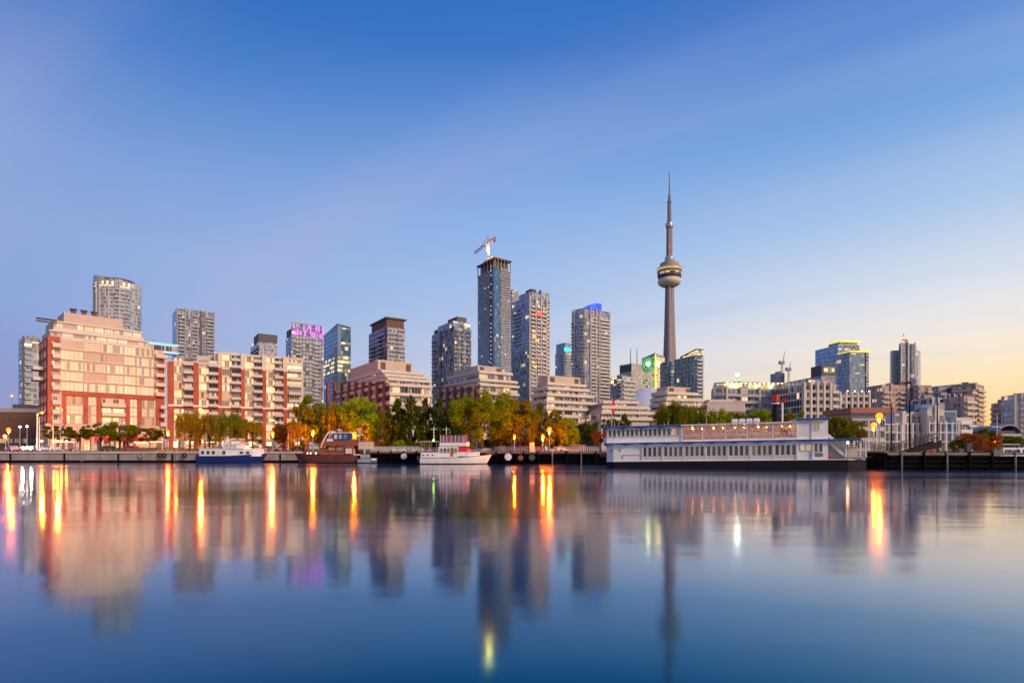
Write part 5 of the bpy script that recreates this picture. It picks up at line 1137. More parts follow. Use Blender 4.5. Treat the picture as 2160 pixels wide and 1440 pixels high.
    # white motor boats in the far right basin
    for i, (px, lab) in enumerate(((2100, 'white cabin cruiser moored beyond the right pier, nearest the orange bush'), (2136, 'white cabin cruiser moored at the right edge of the view'))):
        Y = 112 + 3 * i; r = thing('cabin_cruiser', lab, 'boat', (U(px) * Y, Y, 0), 0, 'white cruisers beyond the pier')
        hull(6.2, 2.8, lambda t: 1.9 + .4 * t, 'hull', ('ship_white', 'trim_blue', 'white_paint'), r, .1)
        MB().prism([(.5, -1.2), (4, -1.1), (5, -.5), (5, .5), (4, 1.1), (.5, 1.2)], 1.9, 0, [3.3, 3.3, 2.2, 2.2, 3.3, 3.3]).build('cabin', M['white_paint'], r); winrow(r, .8, 3.8, 3, 2.3, .6, -1.22, .2, 'pane_dark', 'trim_blue')
        MB().box(.3, -1.3, 3.9, 3.6, 1.3, 4.02).build('bimini', M['trim_blue' if i else 'white_paint'], r)
        for x in (.4, 3.4): MB().cyl((x, -1.2, 1.9), (x, -1.2, 3.9), .04, n=5).build('post', M['steel'], r)
    r = thing('sailboat_mast', 'thin white sailboat mast standing beyond the orange bush', 'mast', (U(2103) * 118, 118, 0)); MB().cyl((0, 0, 0), (0, 0, zat(873, 118)), .09, .06).build('spar', M['white_paint'], r); MB().cyl((-1.0, 0, 7.6), (1.0, 0, 7.6), .05).build('spreader', M['white_paint'], r)

def build_ship():
    a = R(-19); Yc = 92; xc = 1278; S = lambda px: fpx(px, xc, Yc, a); K = .0155
    root = thing('passenger_ship', 'long white two deck passenger ship with blue scalloped trim and black hull', 'ship', (U(xc) * Yc, Yc, 0), a)
    L = S(1832); B = 8.0; Lw = S(1747); Le = S(1437)
    def sh(b): b.v = [(x, y, z + K * x if z > .3 else z) for x, y, z in b.v]; return b
    def P(b, name, m, parent=None): return sh(b).build(name, [M[q] for q in m] if isinstance(m, (list, tuple)) else M[m], parent or root)
    plan = [(0, .5), (1.2, 0), (L - 2.5, 0), (L, 1.2), (L, B - 1.2), (L - 2.5, B), (1.2, B), (0, B - .5)]
    P(MB().prism(plan, -.9, .95), 'hull', 'black_paint')
    pl2 = [(.02, .55), (1.2, .05), (L - 2.5, .05), (L - .1, 1.2), (L - .1, B - 1.2), (L - 2.5, B - .05), (1.2, B - .05), (.02, B - .55)]
    P(MB().prism([(x, y - .12 if y < 4 else y + .12) for x, y in pl2], .955, 1.07), 'rub_rail', 'white_paint')
    P(MB().prism([(.05, .55), (1.2, .06), (Lw, .06), (Lw, B - .06), (1.2, B - .06), (.05, B - .55)], 1.075, 3.75), 'lower_house', 'ship_white')
    P(MB().box(Lw, .3, 1.075, L - .4, B - .3, 1.25), 'aft_deck', 'wood_pale')
    # lower deck windows: seven groups of four
    x0, x1 = S(1355), S(1683); ng = 7; gw = (x1 - x0) / ng
    wA, wB = window_meshes(gw / 4 - .22, 1.55, 1, 1, 'ship_white', 'pane_ship', .05)
    for g in range(ng):
        for j in range(4):
            x = x0 + g * gw + .12 + j * (gw - .2) / 4; o = link('window', wA, root, (x, .055, 1.72 + K * x)); link('pane', wB, o)
        P(MB().box(x0 + g * gw - .08, -.08, 1.3, x0 + g * gw + .08, .055, 3.6), 'pilaster', 'ship_white')
    P(MB().box(x0 - .2, -.03, 1.42, x1 + .1, .055, 1.56), 'sill_band', 'white_paint')
    for px in (1289, 1308): s = S(px); P(MB().cyl((s, .06, 2.75), (s, -.02, 2.75), .13, n=10), 'porthole', 'glass_dark')
    P(MB().box(S(1313), -.02, 2.0, S(1352), .055, 2.06).box(S(1313), -.02, 1.45, S(1314.5), .055, 2.0), 'shell_door', 'grey_paint')
    for px0, px1 in ((1688, 1698), (1701, 1711)):
        A, Bm = window_meshes(S(px1) - S(px0), .9, 1, 1, 'ship_white', 'pane_ship_lit', .07); o = link('window', A, root, (S(px0), .055, 2.35 + K * S(px0))); link('pane', Bm, o)
    for px0, px1 in ((1717, 1725), (1727, 1736)):
        A, Bm = window_meshes(S(px1) - S(px0), 1.3, 1, 1, 'ship_white', 'pane_ship', .07); o = link('window', A, root, (S(px0), .055, 2.1 + K * S(px0))); link('pane', Bm, o)
    P(MB().box(S(1681) - .1, -.1, 1.1, S(1681) + .15, .055, 3.7), 'pilaster', 'ship_white'); P(MB().box(S(1713), -.12, 1.1, S(1714.5), .055, 3.7), 'pilaster', 'ship_white')
    # upper deck slab reaching aft over the stern deck, with scalloped valances
    P(MB().box(-.15, -.35, 3.755, L - .1, B + .35, 3.98), 'upper_deck', 'white_paint')
    def valance(s0, s1, ztop, nsc, y, hgt=.42, flat=.16, name='valance'):
        b = MB(); n = nsc * 10
        for i in range(n):
            u0, u1 = i / n, (i + 1) / n; d0 = flat + (hgt - flat) * (1 - abs(math.sin(math.pi * u0 * nsc))); d1 = flat + (hgt - flat) * (1 - abs(math.sin(math.pi * u1 * nsc)))
            xa, xb = s0 + (s1 - s0) * u0, s0 + (s1 - s0) * u1
            for yy, rev in ((y, False), (y + .05, True)):
                q = [(xa, yy, ztop - d0), (xb, yy, ztop - d1), (xb, yy, ztop), (xa, yy, ztop)]; b.face(q[::-1] if rev else q)
            b.face([(xa, y + .05, ztop - d0), (xb, y + .05, ztop - d1), (xb, y, ztop - d1), (xa, y, ztop - d0)])
        P(b, name, 'trim_blue')
    valance(-.1, S(1700), 3.97, 9, -.42); valance(S(1700), L - 1.0, 3.97, 1, -.42, .3, .26)
    P(MB().box(-.22, -.42, 3.55, -.16, B + .4, 3.97), 'valance', 'trim_blue')
    # enclosed upper saloon
    P(MB().box(.1, .15, 3.985, Le, B - .15, 6.35), 'upper_house', 'ship_white')
    n = 16; ww = (Le - .4) / n
    for k in range(n):
        A, Bm = window_meshes(ww - .2, 1.15, 1, 1, 'ship_white', 'pane_ship_lit' if k == 14 else 'pane_ship', .05); x = .3 + k * ww + .1; o = link('window', A, root, (x, .145, 4.98 + K * x)); link('pane', Bm, o)
        if k % 2 == 0: P(MB().box(x - .2, .0, 4.9, x - .06, .145, 6.3), 'pilaster', 'ship_white')
    # roof over the whole length
    P(MB().box(-.3, -.35, 6.36, Le, B + .35, 6.62), 'roof', 'white_paint'); P(MB().box(Le + .01, -.2, 6.45, S(1682), B + .2, 6.62), 'roof', 'white_paint')
    valance(-.3, Le, 6.6, 4, -.42, .5, .2); P(MB().box(-.37, -.4, 6.15, -.31, B + .4, 6.6), 'valance', 'trim_blue')
    # open upper deck behind clear curtains, lamps inside
    ps = [1438, 1482, 1530, 1576, 1630, 1681]
    for px in ps:
        for y in (.0, B - .15): P(MB().box(S(px) - .08, y, 3.985, S(px) + .08, y + .14, 6.45), 'post', 'white_paint')
    for q, (p0, p1) in enumerate(zip(ps, ps[1:])):
        s0, s1 = S(p0) + .09, S(p1) - .09; P(MB().box(s0, .05, 4.05, s1, .09, 6.44), 'curtain', 'clear_curtain'); P(MB().box(s0, B - .1, 4.05, s1, B - .06, 6.44), 'curtain', 'clear_curtain')
        for z in (4.75, 5.0): P(MB().box(s0, -.02, z, s1, .045, z + .07), 'rail', 'white_paint')
        P(MB().box(s0, -.01, 3.99, s1, .04, 4.25), 'kick_board', 'ship_white')
        sm = (s0 + s1) / 2; P(MB().ball((sm, 3.2, 6.1), .16, 8, 5), 'ceiling_lamp', 'ship_lamp'); P(MB().ball((sm + 1.4, 5.6, 6.1), .16, 8, 5), 'ceiling_lamp', 'ship_lamp')
        for tb in (0, 1): P(MB().cyl((sm - 1 + tb * 2, 2.0, 3.99), (sm - 1 + tb * 2, 2.0, 4.7), .08).cyl((sm - 1 + tb * 2, 2.0, 4.7), (sm - 1 + tb * 2, 2.0, 4.76), .6, n=12), 'table', 'wood_pale')
        P(MB().box(sm - 1.6, 4.5, 3.99, sm + 1.6, 5.0, 4.9), 'bench', 'vinyl_seat')
    P(MB().box(Le + .2, B - .6, 3.99, S(1660), B - .4, 5.2), 'bulwark', 'cream_paint')
    b = MB(); c = Vector((S(1656), -.06, 5.08)); pr = [(c.x + .36 * math.cos(t_), c.z + .36 * math.sin(t_)) for t_ in [2 * math.pi * q / 16 for q in range(17)]]
    for p, q in zip(pr, pr[1:]): b.cyl((p[0], c.y, p[1]), (q[0], c.y, q[1]), .075, n=6)
    P(b, 'life_ring', 'ring_orange')
    # wheelhouse block
    s0, s1 = S(1682), S(1747)
    P(MB().box(s0, .1, 3.985, s1, B - .1, 6.9), 'wheelhouse', 'ship_white'); P(MB().box(s0 - .2, -.3, 6.905, s1 + .3, B + .3, 7.05), 'wheelhouse_roof', 'white_paint'); valance(s0 - .2, s1 + .2, 7.03, 1, -.36, .3, .22)
    A, Bm = window_meshes(.95, 1.1, 2, 1, 'ship_white', 'pane_ship_lit', .07); o = link('window', A, root, (S(1714), .095, 5.35 + K * S(1714))); link('pane', Bm, o)
    P(MB().box(S(1713) - .1, .0, 4, S(1713) + .05, .095, 6.85), 'pilaster', 'ship_white'); P(MB().box(s0 + .2, .06, 4.6, S(1710), .095, 4.68).box(s0 + .2, .06, 5.0, S(1710), .095, 5.05), 'moulding', 'white_paint')
    A, Bm = window_meshes(1.0, 1.2, 1, 1, 'ship_white', 'pane_ship_lit', .07)
    for y in (1.2, 3.3, 5.4): o = link('window', A, root, (s1 + .005, y, 5.3 + K * s1), R(90)); link('pane', Bm, o)
    # stair, stern posts, benches
    st0, st1 = S(1748), S(1787); b = MB(); ns = 11
    for k in range(ns):
        f = k / ns; x = st0 + (st1 - st0) * f; b.box(x, .7, 3.75 - 2.4 * f - .1, x + (st1 - st0) / ns, 1.9, 3.75 - 2.4 * f)
    P(b, 'stair', 'white_paint')
    for y in (.6, 1.95):
        b = MB(); b.prism([(st0, y), (st1, y), (st1, y + .08), (st0, y + .08)], [3.45, 1.1, 1.1, 3.45], 0, [3.95, 1.6, 1.6, 3.95])
        b.cyl((st0, y + .04, 4.75), (st1, y + .04, 2.4), .05, n=6)
        for k in range(9): f = k / 8; x = st0 + (st1 - st0) * f; z = 3.9 - 2.35 * f; b.cyl((x, y + .04, z), (x, y + .04, z + .85), .03, n=5)
        P(b, 'stair_rail', 'white_paint')
    P(MB().box(S(1742), 2.2, 1.26, S(1790), 2.35, 3.74), 'stair_screen', 'ship_white')
    for px, m in ((1786.5, 'white_paint'), (1817, 'white_paint'), (1828.5, 'white_paint')):
        for y in (.5, B - .6): P(MB().box(S(px) - .11, y, 1.255, S(px) + .11, y + .2, 3.75), 'post', m)
    b = MB()
    for z in (1.75, 2.2): b.box(S(1788), .52, z, S(1829), .58, z + .07)
    for k in range(16): x = S(1788) + (S(1829) - S(1788)) * k / 15; b.box(x - .025, .53, 1.26, x + .025, .57, 2.2)
    P(b, 'stern_rail', 'white_paint')
    P(MB().box(S(1793), 1.6, 1.26, S(1815), 2.6, 2.75).box(S(1792), 1.5, 2.76, S(1816), 2.7, 2.85), 'bar_cabinet', 'cream_paint'); P(MB().box(S(1720), -.02, 1.5, S(1736), .055, 1.95), 'name_plate', 'plate_green')
    P(MB().ball((S(1752), .2, 1.5), .22, 8, 6), 'buoy', 'red_paint')
    P(MB().ball((S(1800), 3.5, 3.45), .15, 8, 5), 'ceiling_lamp', 'ship_lamp'); P(MB().ball((S(1760), 3.5, 3.45), .15, 8, 5), 'ceiling_lamp', 'ship_lamp')
    # on the roof
    fx = S(1648) - .0; yb = 4.4
    def roofpx(px, y):   # s of a point that stands y metres in from the near side
        u = U(px); ox, oy = root.location.x - math.sin(a) * y, root.location.y + math.cos(a) * y
        return (u * oy - ox) / (math.cos(a) - u * math.sin(a))
    fx = roofpx(1636, yb); Yf = root.location.y + math.sin(a) * fx + math.cos(a) * yb; zt = zat(832, Yf) - K * fx
    P(MB().cyl((fx, yb, 6.62), (fx, yb, zt * .5 + 4.4), .52, n=18), 'funnel', 'black_paint'); zm = zt * .5 + 4.4
    P(MB().cyl((fx, yb, zm - .35), (fx, yb, zm - .15), .545, n=18), 'funnel_band', 'white_paint'); P(MB().cyl((fx, yb, zm + .004), (fx, yb, zt), .52, n=18), 'funnel_top', 'red_paint')
    px_ = roofpx(1650, yb); P(MB().cyl((px_, yb, 6.62), (px_, yb, zt - 1.0), .16, n=10), 'steam_pipe', 'white_paint'); P(MB().cyl((px_ - .1, yb, zt - 1.2), (px_ + .6, yb, zt - .7), .25, .4, 10), 'horn', 'red_paint')
    for q in range(4): x = roofpx(1549.5 + q * 15.3, 3); P(MB().cyl((x - .34, 3, 7.05), (x + .34, 3, 7.05), .36, n=14).cyl((x - .46, 3, 7.05), (x - .341, 3, 7.05), .2, .34, 14).cyl((x + .341, 3, 7.05), (x + .46, 3, 7.05), .34, .2, 14), 'life_raft', 'white_paint'); 
    P(MB().box(roofpx(1542, 3), 2.8, 6.625, roofpx(1604, 3), 3.2, 6.68), 'raft_cradle', 'steel')
    for px in (1490, 1600): x = roofpx(px, 2); P(MB().cyl((x, 2, 6.62), (x, 2, 7.5), .03, n=5), 'antenna', 'white_paint')
    # left end gangway boxes and rail
    P(MB().box(-1.3, 1.5, 1.8, -.05, 3.5, 1.95), 'boarding_step', 'dark_metal'); railpart(root, [(-1.25, 1.5, 1.95), (-.1, 1.5, 1.95)], 1.0, 'dark_metal', 'step_rail')
    P(MB().box(-.9, 3, 3.76, -.25, 6, 4.9), 'bow_locker', 'white_paint')

glow('lamp_yellow_small', (1, .6, .15), 12)
pane('pane_ship_lit', (.05, .04, .03), (.3, .22, .14), .5, 1.0, (1, .55, .2), .6)
pane('pane_red', (.10, .012, .015), (.25, .16, .1), .3, .2, es=.3)
mat('varnish', (.30, .15, .04), .35)
mat('maroon_pane', (.24, .12, .16), .15, var=.4, scale=1.5)
mat('brown_hull', (.16, .05, .035), .5, var=.35, scale=.6)
mat('cream_paint', (.66, .54, .42), .55)
mat('ring_orange', (.62, .22, .12), .5)
mat('plate_green', (.18, .24, .22), .5)

# ------------------------------------------------------------------ trees
def crown_mesh(kind, seed, N=4200, ls=.085):
    rr = random.Random(seed); b = MB(); cl = []
    def clump(x, y, z, r): cl.append((x, y, z, r))
    if kind == 'round':
        for k in range(95):
            a = rr.uniform(0, 6.283); ph = math.acos(rr.uniform(-.95, 1)); q = rr.uniform(.6, .95); lump = 1 + .14 * math.sin(3 * a + seed) * math.sin(2 * ph)
            sp_ = math.sin(ph) ** .6; clump(q * sp_ * math.cos(a) * lump, q * sp_ * math.sin(a) * lump, .5 + q * .47 * math.cos(ph) * lump, rr.uniform(.13, .27))
    elif kind == 'cone':
        for k in range(75):
            z = rr.random() ** .8; rad = (1 - z) ** .6 * rr.uniform(.6, 1.25) * (.85 + .3 * math.sin(z * 21 + seed)) ; a = rr.uniform(0, 6.283)
            clump(rad * math.cos(a), rad * math.sin(a), .04 + z * .92, rr.uniform(.09, .2) * (1.15 - .55 * z))
    elif kind == 'weep':
        for k in range(60):
            a = rr.uniform(0, 6.283); ph = math.acos(rr.uniform(-.1, 1)); q = rr.uniform(.6, .95)
            x, y, z = q * math.sin(ph) * math.cos(a), q * math.sin(ph) * math.sin(a), .55 + q * .42 * math.cos(ph)
            clump(x, y, z, rr.uniform(.12, .2))
            for j in range(rr.randint(1, 4)): clump(x * (1 + .03 * j), y * (1 + .03 * j), z - .11 * (j + 1), .085)
    elif kind == 'loose':
        for k in range(34):
            a = rr.uniform(0, 6.283); q = rr.random() ** .5; clump(q * math.cos(a), q * math.sin(a), .5 + rr.uniform(-.42, .42) * (1 - .5 * q), rr.uniform(.1, .22))
    tot = sum(c[3] ** 2 for c in cl)
    for x, y, z, r in cl:
        for k in range(int(N * r * r / tot) + 1):
            v = Vector((rr.gauss(0, 1), rr.gauss(0, 1), rr.gauss(0, 1))).normalized() * r * rr.random() ** .45
            p = Vector((x, y, z)) + Vector((v.x, v.y, v.z * (.8 if kind == 'weep' else .55)))
            s = ls * rr.uniform(.6, 1.3); n = (v.normalized() * .8 + Vector((rr.gauss(0, 1), rr.gauss(0, 1), rr.gauss(0, 1) + .3)) * .6).normalized()
            t = n.orthogonal().normalized(); t = (t * math.cos(rr.random() * 6.28) + n.cross(t) * math.sin(rr.random() * 6.28)).normalized(); u = n.cross(t)
            if kind == 'weep': t = (t * .35 + Vector((0, 0, -1))).normalized(); u = n.cross(t).normalized() * .6
            t = t * s; u = u * s * .62; t.z *= .5; u.z *= .5
            b.face([p - t * .5 - u * .2, p + u * -.5 + t * .1, p + t * .6, p + u * .5 + t * .1], [(0, 0), (1, 0), (1, 1), (0, 1)])
    return b.mesh('crown', M['leaf_dark'])
def trunk_mesh(seed, hgt=.55):
    rr = random.Random(seed); b = MB(); q = Vector((0, 0, 0)); r = .075
    pts = [q]
    for k in range(4): q = q + Vector((rr.uniform(-.04, .04), rr.uniform(-.04, .04), hgt / 4)); pts.append(q)
    for k in range(4): b.cyl(pts[k], pts[k + 1], r * (1 - .17 * k), r * (1 - .17 * (k + 1)), 8)
    for k in range(7):
        s = pts[2 + k % 3]; a = k * .9 + rr.random(); e = s + Vector((.55 * math.cos(a), .55 * math.sin(a), .22 + .25 * rr.random())); m = s.lerp(e, .5) + Vector((0, 0, .06))
        b.cyl(s, m, .035, .024, 6).cyl(m, e, .024, .008, 5)
    return b.mesh('trunk', M['bark'], True)
CROWN = {}
def tree(px, ytop, ybot, wpx, Y, kind, leaf, label, cat='tree', name=None, group=None, seed=0, dens=1):
    key = (kind, seed % 3, dens)
    if key not in CROWN: CROWN[key] = crown_mesh(kind, 11 + seed * 7, int(8000 * dens), .10 if dens <= 1 else .065)
    if ('t', seed % 3) not in CROWN: CROWN[('t', seed % 3)] = trunk_mesh(seed)
    H = zat(ytop, Y) - G; w = wpx * Y / 2400 * (1.3 if kind == 'cone' else 1.08); zb = max(.1, zat(ybot, Y) - G); cr0 = zb * .0
    nm = name or {'cone': 'poplar_tree', 'weep': 'willow_tree'}.get(kind, 'broadleaf_tree')
    r = thing(nm, label, cat, (U(px) * Y, Y, G), random.uniform(0, 6), group)
    c = link('crown', CROWN[key], r, (0, 0, zb)); c.scale = (w, w, (H - zb)); c.material_slots[0].link = 'OBJECT'; c.material_slots[0].material = M[leaf]
    if cat == 'tree':
        t = link('trunk', CROWN[('t', seed % 3)], r, (0, 0, -.05)); t.scale = (w * .9, w * .9, H * 1.1)
    return r
def build_trees():
    T = [  # px, top, bottom, width, Y, kind, leaf, label
        (122, 892, 934, 62, 150, 'loose', 'leaf_brown', 'thin olive street tree before the pink house, leftmost of its row'),
        (166, 898, 932, 52, 153, 'loose', 'leaf_brown', 'thin olive street tree before the pink house, second in its row'),
        (212, 886, 934, 58, 152, 'loose', 'leaf_olive', 'sparse street tree with bare twigs before the tall pillar of the pink house'),
        (254, 890, 936, 66, 150, 'round', 'leaf_olive', 'dark green round street tree before the pink house podium'),
        (316, 896, 940, 60, 151, 'loose', 'leaf_brown', 'brownish street tree just left of the lamp by the grassy bank'),
        (402, 866, 948, 58, 143, 'weep', 'leaf_brown', 'brown weeping willow right of the grassy bank lamp'),
        (443, 872, 948, 56, 140, 'weep', 'leaf_brown', 'brown weeping willow behind the stern of the blue boat'),
        (487, 868, 948, 66, 142, 'weep', 'leaf_olive', 'dark olive weeping willow behind the blue boat pilothouse'),
        (533, 884, 946, 50, 140, 'weep', 'leaf_gold', 'golden weeping tree between the blue boat and the brick piers'),
        (598, 892, 946, 44, 146, 'round', 'leaf_brown', 'small orange brown tree right of the lamp beside the brick piers'),
        (648, 832, 946, 66, 139, 'cone', 'leaf_olive', 'tall olive poplar like tree at the right end of the brick house'),
        (676, 846, 946, 46, 148, 'round', 'leaf_olive', 'narrow olive tree tucked right of the tall poplar like tree'),
        (628, 884, 946, 40, 134, 'weep', 'leaf_brown', 'low brown willow at the foot of the tall poplar like tree'),
        (709, 848, 944, 52, 138, 'weep', 'leaf_gold', 'golden willow above the brown workboat wheelhouse'),
        (762, 836, 946, 82, 137, 'round', 'leaf_yellow_green', 'large yellow green tree right of the golden willow'),
        (803, 858, 946, 42, 145, 'round', 'leaf_brown', 'orange brown tree between the yellow green tree and the dark poplars'),
        (838, 838, 946, 52, 134, 'cone', 'leaf_dark', 'dark green poplar, first from the left in the dark row'),
        (866, 834, 946, 54, 131, 'cone', 'leaf_dark', 'dark green poplar, second from the left in the dark row'),
        (898, 840, 946, 46, 134, 'cone', 'leaf_dark', 'dark green poplar, third from the left, above the trawler masts'),
        (926, 838, 946, 44, 131, 'cone', 'leaf_dark', 'dark green poplar, fourth from the left, next to the big round tree'),
        (956, 842, 946, 48, 140, 'cone', 'leaf_olive', 'olive poplar half hidden by the big round yellow green tree'),
        (1015, 822, 946, 122, 131, 'round', 'leaf_yellow_green', 'biggest round yellow green tree above the white trawler bow'),
        (1062, 834, 940, 56, 146, 'round', 'leaf_yellow_green', 'yellow green tree behind the right shoulder of the biggest round tree'),
        (1098, 838, 946, 84, 133, 'round', 'leaf_gold', 'golden tree lit orange by the twin wharf lamps'),
        (1140, 850, 942, 58, 140, 'cone', 'leaf_olive', 'olive conical tree right of the golden lamp lit tree'),
        (1172, 862, 946, 56, 130, 'cone', 'leaf_olive', 'olive conical tree just right of the taller wharf lamp'),
        (1200, 880, 946, 46, 128, 'round', 'leaf_yellow_green', 'low rounded tree at the right end of the lamp lit grove'),
        (1236, 888, 944, 52, 134, 'round', 'leaf_dark', 'dark bushy tree between the grove and the ship'),
        (1268, 902, 946, 40, 124, 'loose', 'leaf_orange', 'small orange leaved tree beside the left end of the ship'),
        (1318, 872, 930, 34, 140, 'cone', 'leaf_dark', 'dark small conical tree left behind the ship upper saloon'),
        (1285, 874, 930, 30, 142, 'loose', 'leaf_olive', 'sparse little tree above the left corner of the ship roof'),
        (1416, 846, 930, 72, 134, 'weep', 'leaf_olive', 'broad dark willow rising behind the ship open deck, left one'),
        (1458, 852, 930, 64, 137, 'weep', 'leaf_olive', 'broad dark willow rising behind the ship open deck, right one'),
        (1512, 864, 930, 62, 133, 'round', 'leaf_yellow_green', 'yellow green tree crown just left of the white roof canisters'),
        (1560, 866, 930, 62, 138, 'round', 'leaf_olive', 'olive tree crown behind the white roof canisters'),
        (1610, 861, 930, 66, 136, 'round', 'leaf_yellow_green', 'yellow green tree crown left of the red and black funnel'),
        (1668, 866, 930, 50, 140, 'round', 'leaf_olive', 'olive tree crown right of the red and black funnel'),
        (1768, 874, 936, 54, 118, 'round', 'leaf_olive', 'olive tree right behind the ship wheelhouse'),
        (1800, 886, 938, 46, 124, 'round', 'leaf_brown', 'brown tree between the ship wheelhouse and the dock lamps'),
        (2079, 902, 944, 40, 215, 'round', 'leaf_olive', 'distant olive tree left of the boathouse'),
        (2052, 912, 944, 34, 190, 'loose', 'leaf_olive', 'distant sparse tree above the orange bush'),
        (2112, 918, 944, 46, 200, 'round', 'leaf_dark', 'distant dark tree in front of the boathouse'),
        (2146, 920, 944, 46, 195, 'round', 'leaf_olive', 'distant olive tree at the right edge of the view'),
    ]
    for i, (px, yt, yb, w, Y, k, lf, lab) in enumerate(T):
        big = w > 110
        ybt = yb - (yb - yt) * {'round': .06, 'cone': .0, 'weep': .02, 'loose': .1}[k]
        tree(px, yt, ybt, w, Y, k, lf, lab, group={'cone': 'conical trees on the shore', 'weep': 'willows on the shore'}.get(k, 'leafy trees on the shore'), seed=i % 3, dens=2.4 if big else 1)
    B = [(843, 929, 948, 34, 127, 'leaf_yellow_green', 'rounded yellow green bush behind the white picket railing'), (980, 930, 947, 40, 124, 'leaf_olive', 'olive bush behind the white trawler bow'),
         (886, 932, 947, 34, 126, 'leaf_olive', 'olive bush behind the trawler mast'), (2020, 924, 953, 30, 89, 'leaf_olive', 'small olive bush left of the dark bin on the pier'),
         (700, 932, 948, 50, 134, 'leaf_brown', 'low brown bush behind the brown workboat deckhouse'), (792, 930, 948, 54, 133, 'leaf_brown', 'low orange brown bush left of the dark poplars'), (850, 922, 948, 44, 137, 'leaf_dark', 'dark undergrowth bush at the foot of the first two poplars'), (915, 922, 948, 60, 137, 'leaf_dark', 'dark undergrowth bush behind the trawler masts'), (958, 924, 948, 50, 137, 'leaf_dark', 'dark undergrowth bush between the poplars and the big round tree'), (1048, 922, 948, 60, 139, 'leaf_olive', 'olive undergrowth bush right of the big round tree trunk'), (1118, 926, 948, 60, 137, 'leaf_gold', 'golden undergrowth bush behind the wharf lamps'), (1180, 926, 948, 50, 134, 'leaf_olive', 'olive undergrowth bush under the right conical tree'),
         (1205, 936, 948, 40, 122, 'leaf_dark', 'low dark hedge bush on the wharf right of the lamps'), (2092, 922, 952, 30, 91, 'leaf_gold', 'golden bush right of the orange bush on the pier')]
    for i, (px, yt, yb, w, Y, lf, lab) in enumerate(B): tree(px, yt, yb, w, Y, 'round', lf, lab, 'bush', 'bush', 'bushes on the shore', i % 3)
    tree(2062, 911, 953, 72, 88, 'round', 'leaf_orange', 'big orange domed bush on the right pier', 'bush', 'ornamental_bush', None, 1, 2.4)

# ------------------------------------------------------------------ lamps
def bulb(r, z, e):
    li = bpy.data.lights.new('bulb', 'POINT'); li.energy = e; li.color = (1, .16, .006); li.shadow_soft_size = .16; lo = bpy.data.objects.new('bulb', li); col.objects.link(lo); lo.parent = r; lo.location = (0, 0, z)
def lamp(px, yl, Y, label, m='lamp_orange', style='globe', rr=.30, group='street lamps along the shore'):
    z = zat(yl, Y) - G; r = thing('street_lamp', label, 'street lamp', (U(px) * Y, Y, G), 0, group)
    pm = M['grey_paint']; rad = .075 if z < 7 else .12
    MB().cyl((0, 0, 0), (0, 0, .6), rad * 1.9, rad * 1.5, 10).build('base', pm, r)
    if style == 'globe':
        MB().cyl((0, 0, .6), (0, 0, z - rr - .7), rad * 1.3, rad * .8, 8).cyl((0, 0, z - rr - .72), (.28, .28, z - rr * .6), .025, n=5).cyl((0, 0, z - rr - .72), (-.28, .28, z - rr * .6), .025, n=5).build('post', pm, r); MB().lathe([(.03, z - rr - .82), (.13, z - rr - .76), (.13, z - rr - .7), (.03, z - rr - .68)], 10).build('collar', pm, r)
        bulb(r, z - rr * 1.2 - .22, 5200 * (rr / .34) ** 2 * (.2 if Y < 100 else 1)) if m == 'lamp_orange' else None; rr = rr * 1.15 if m == 'lamp_orange' else rr; MB().ball((0, 0, z), rr, 12, 8).build('lamp_globe', M[m], r, smooth=True); MB().lathe([(rr * .5, z + rr * .88), (rr * .3, z + rr * 1.15), (.01, z + rr * 1.25)], 10).build('cap', pm, r)
    else:
        sx = 1.0 if style == 'right' else -1.0
        MB().cyl((-sx * 1.3, 0, .6), (-sx * 1.3, 0, z - .5), rad * 1.3, rad * .8, 8).cyl((-sx * 1.3, 0, z - .5), (0, 0, z + .15), rad * .6, rad * .5, 6).build('post', pm, r)
        li = bpy.data.lights.new('road_lamp', 'POINT'); li.energy = 4200; li.color = (1, .22, .02); li.shadow_soft_size = .25; lo = bpy.data.objects.new('bulb', li); col.objects.link(lo); lo.parent = r; lo.location = (0, 0, z - .62)
        MB().box(-.55, -.2, z + .06, .45, .2, z + .25).build('lamp_head', pm, r); MB().ball((0, 0, z - .1), rr * 1.05, 10, 6, .7).build('lamp_glass', M[m], r)
    return r
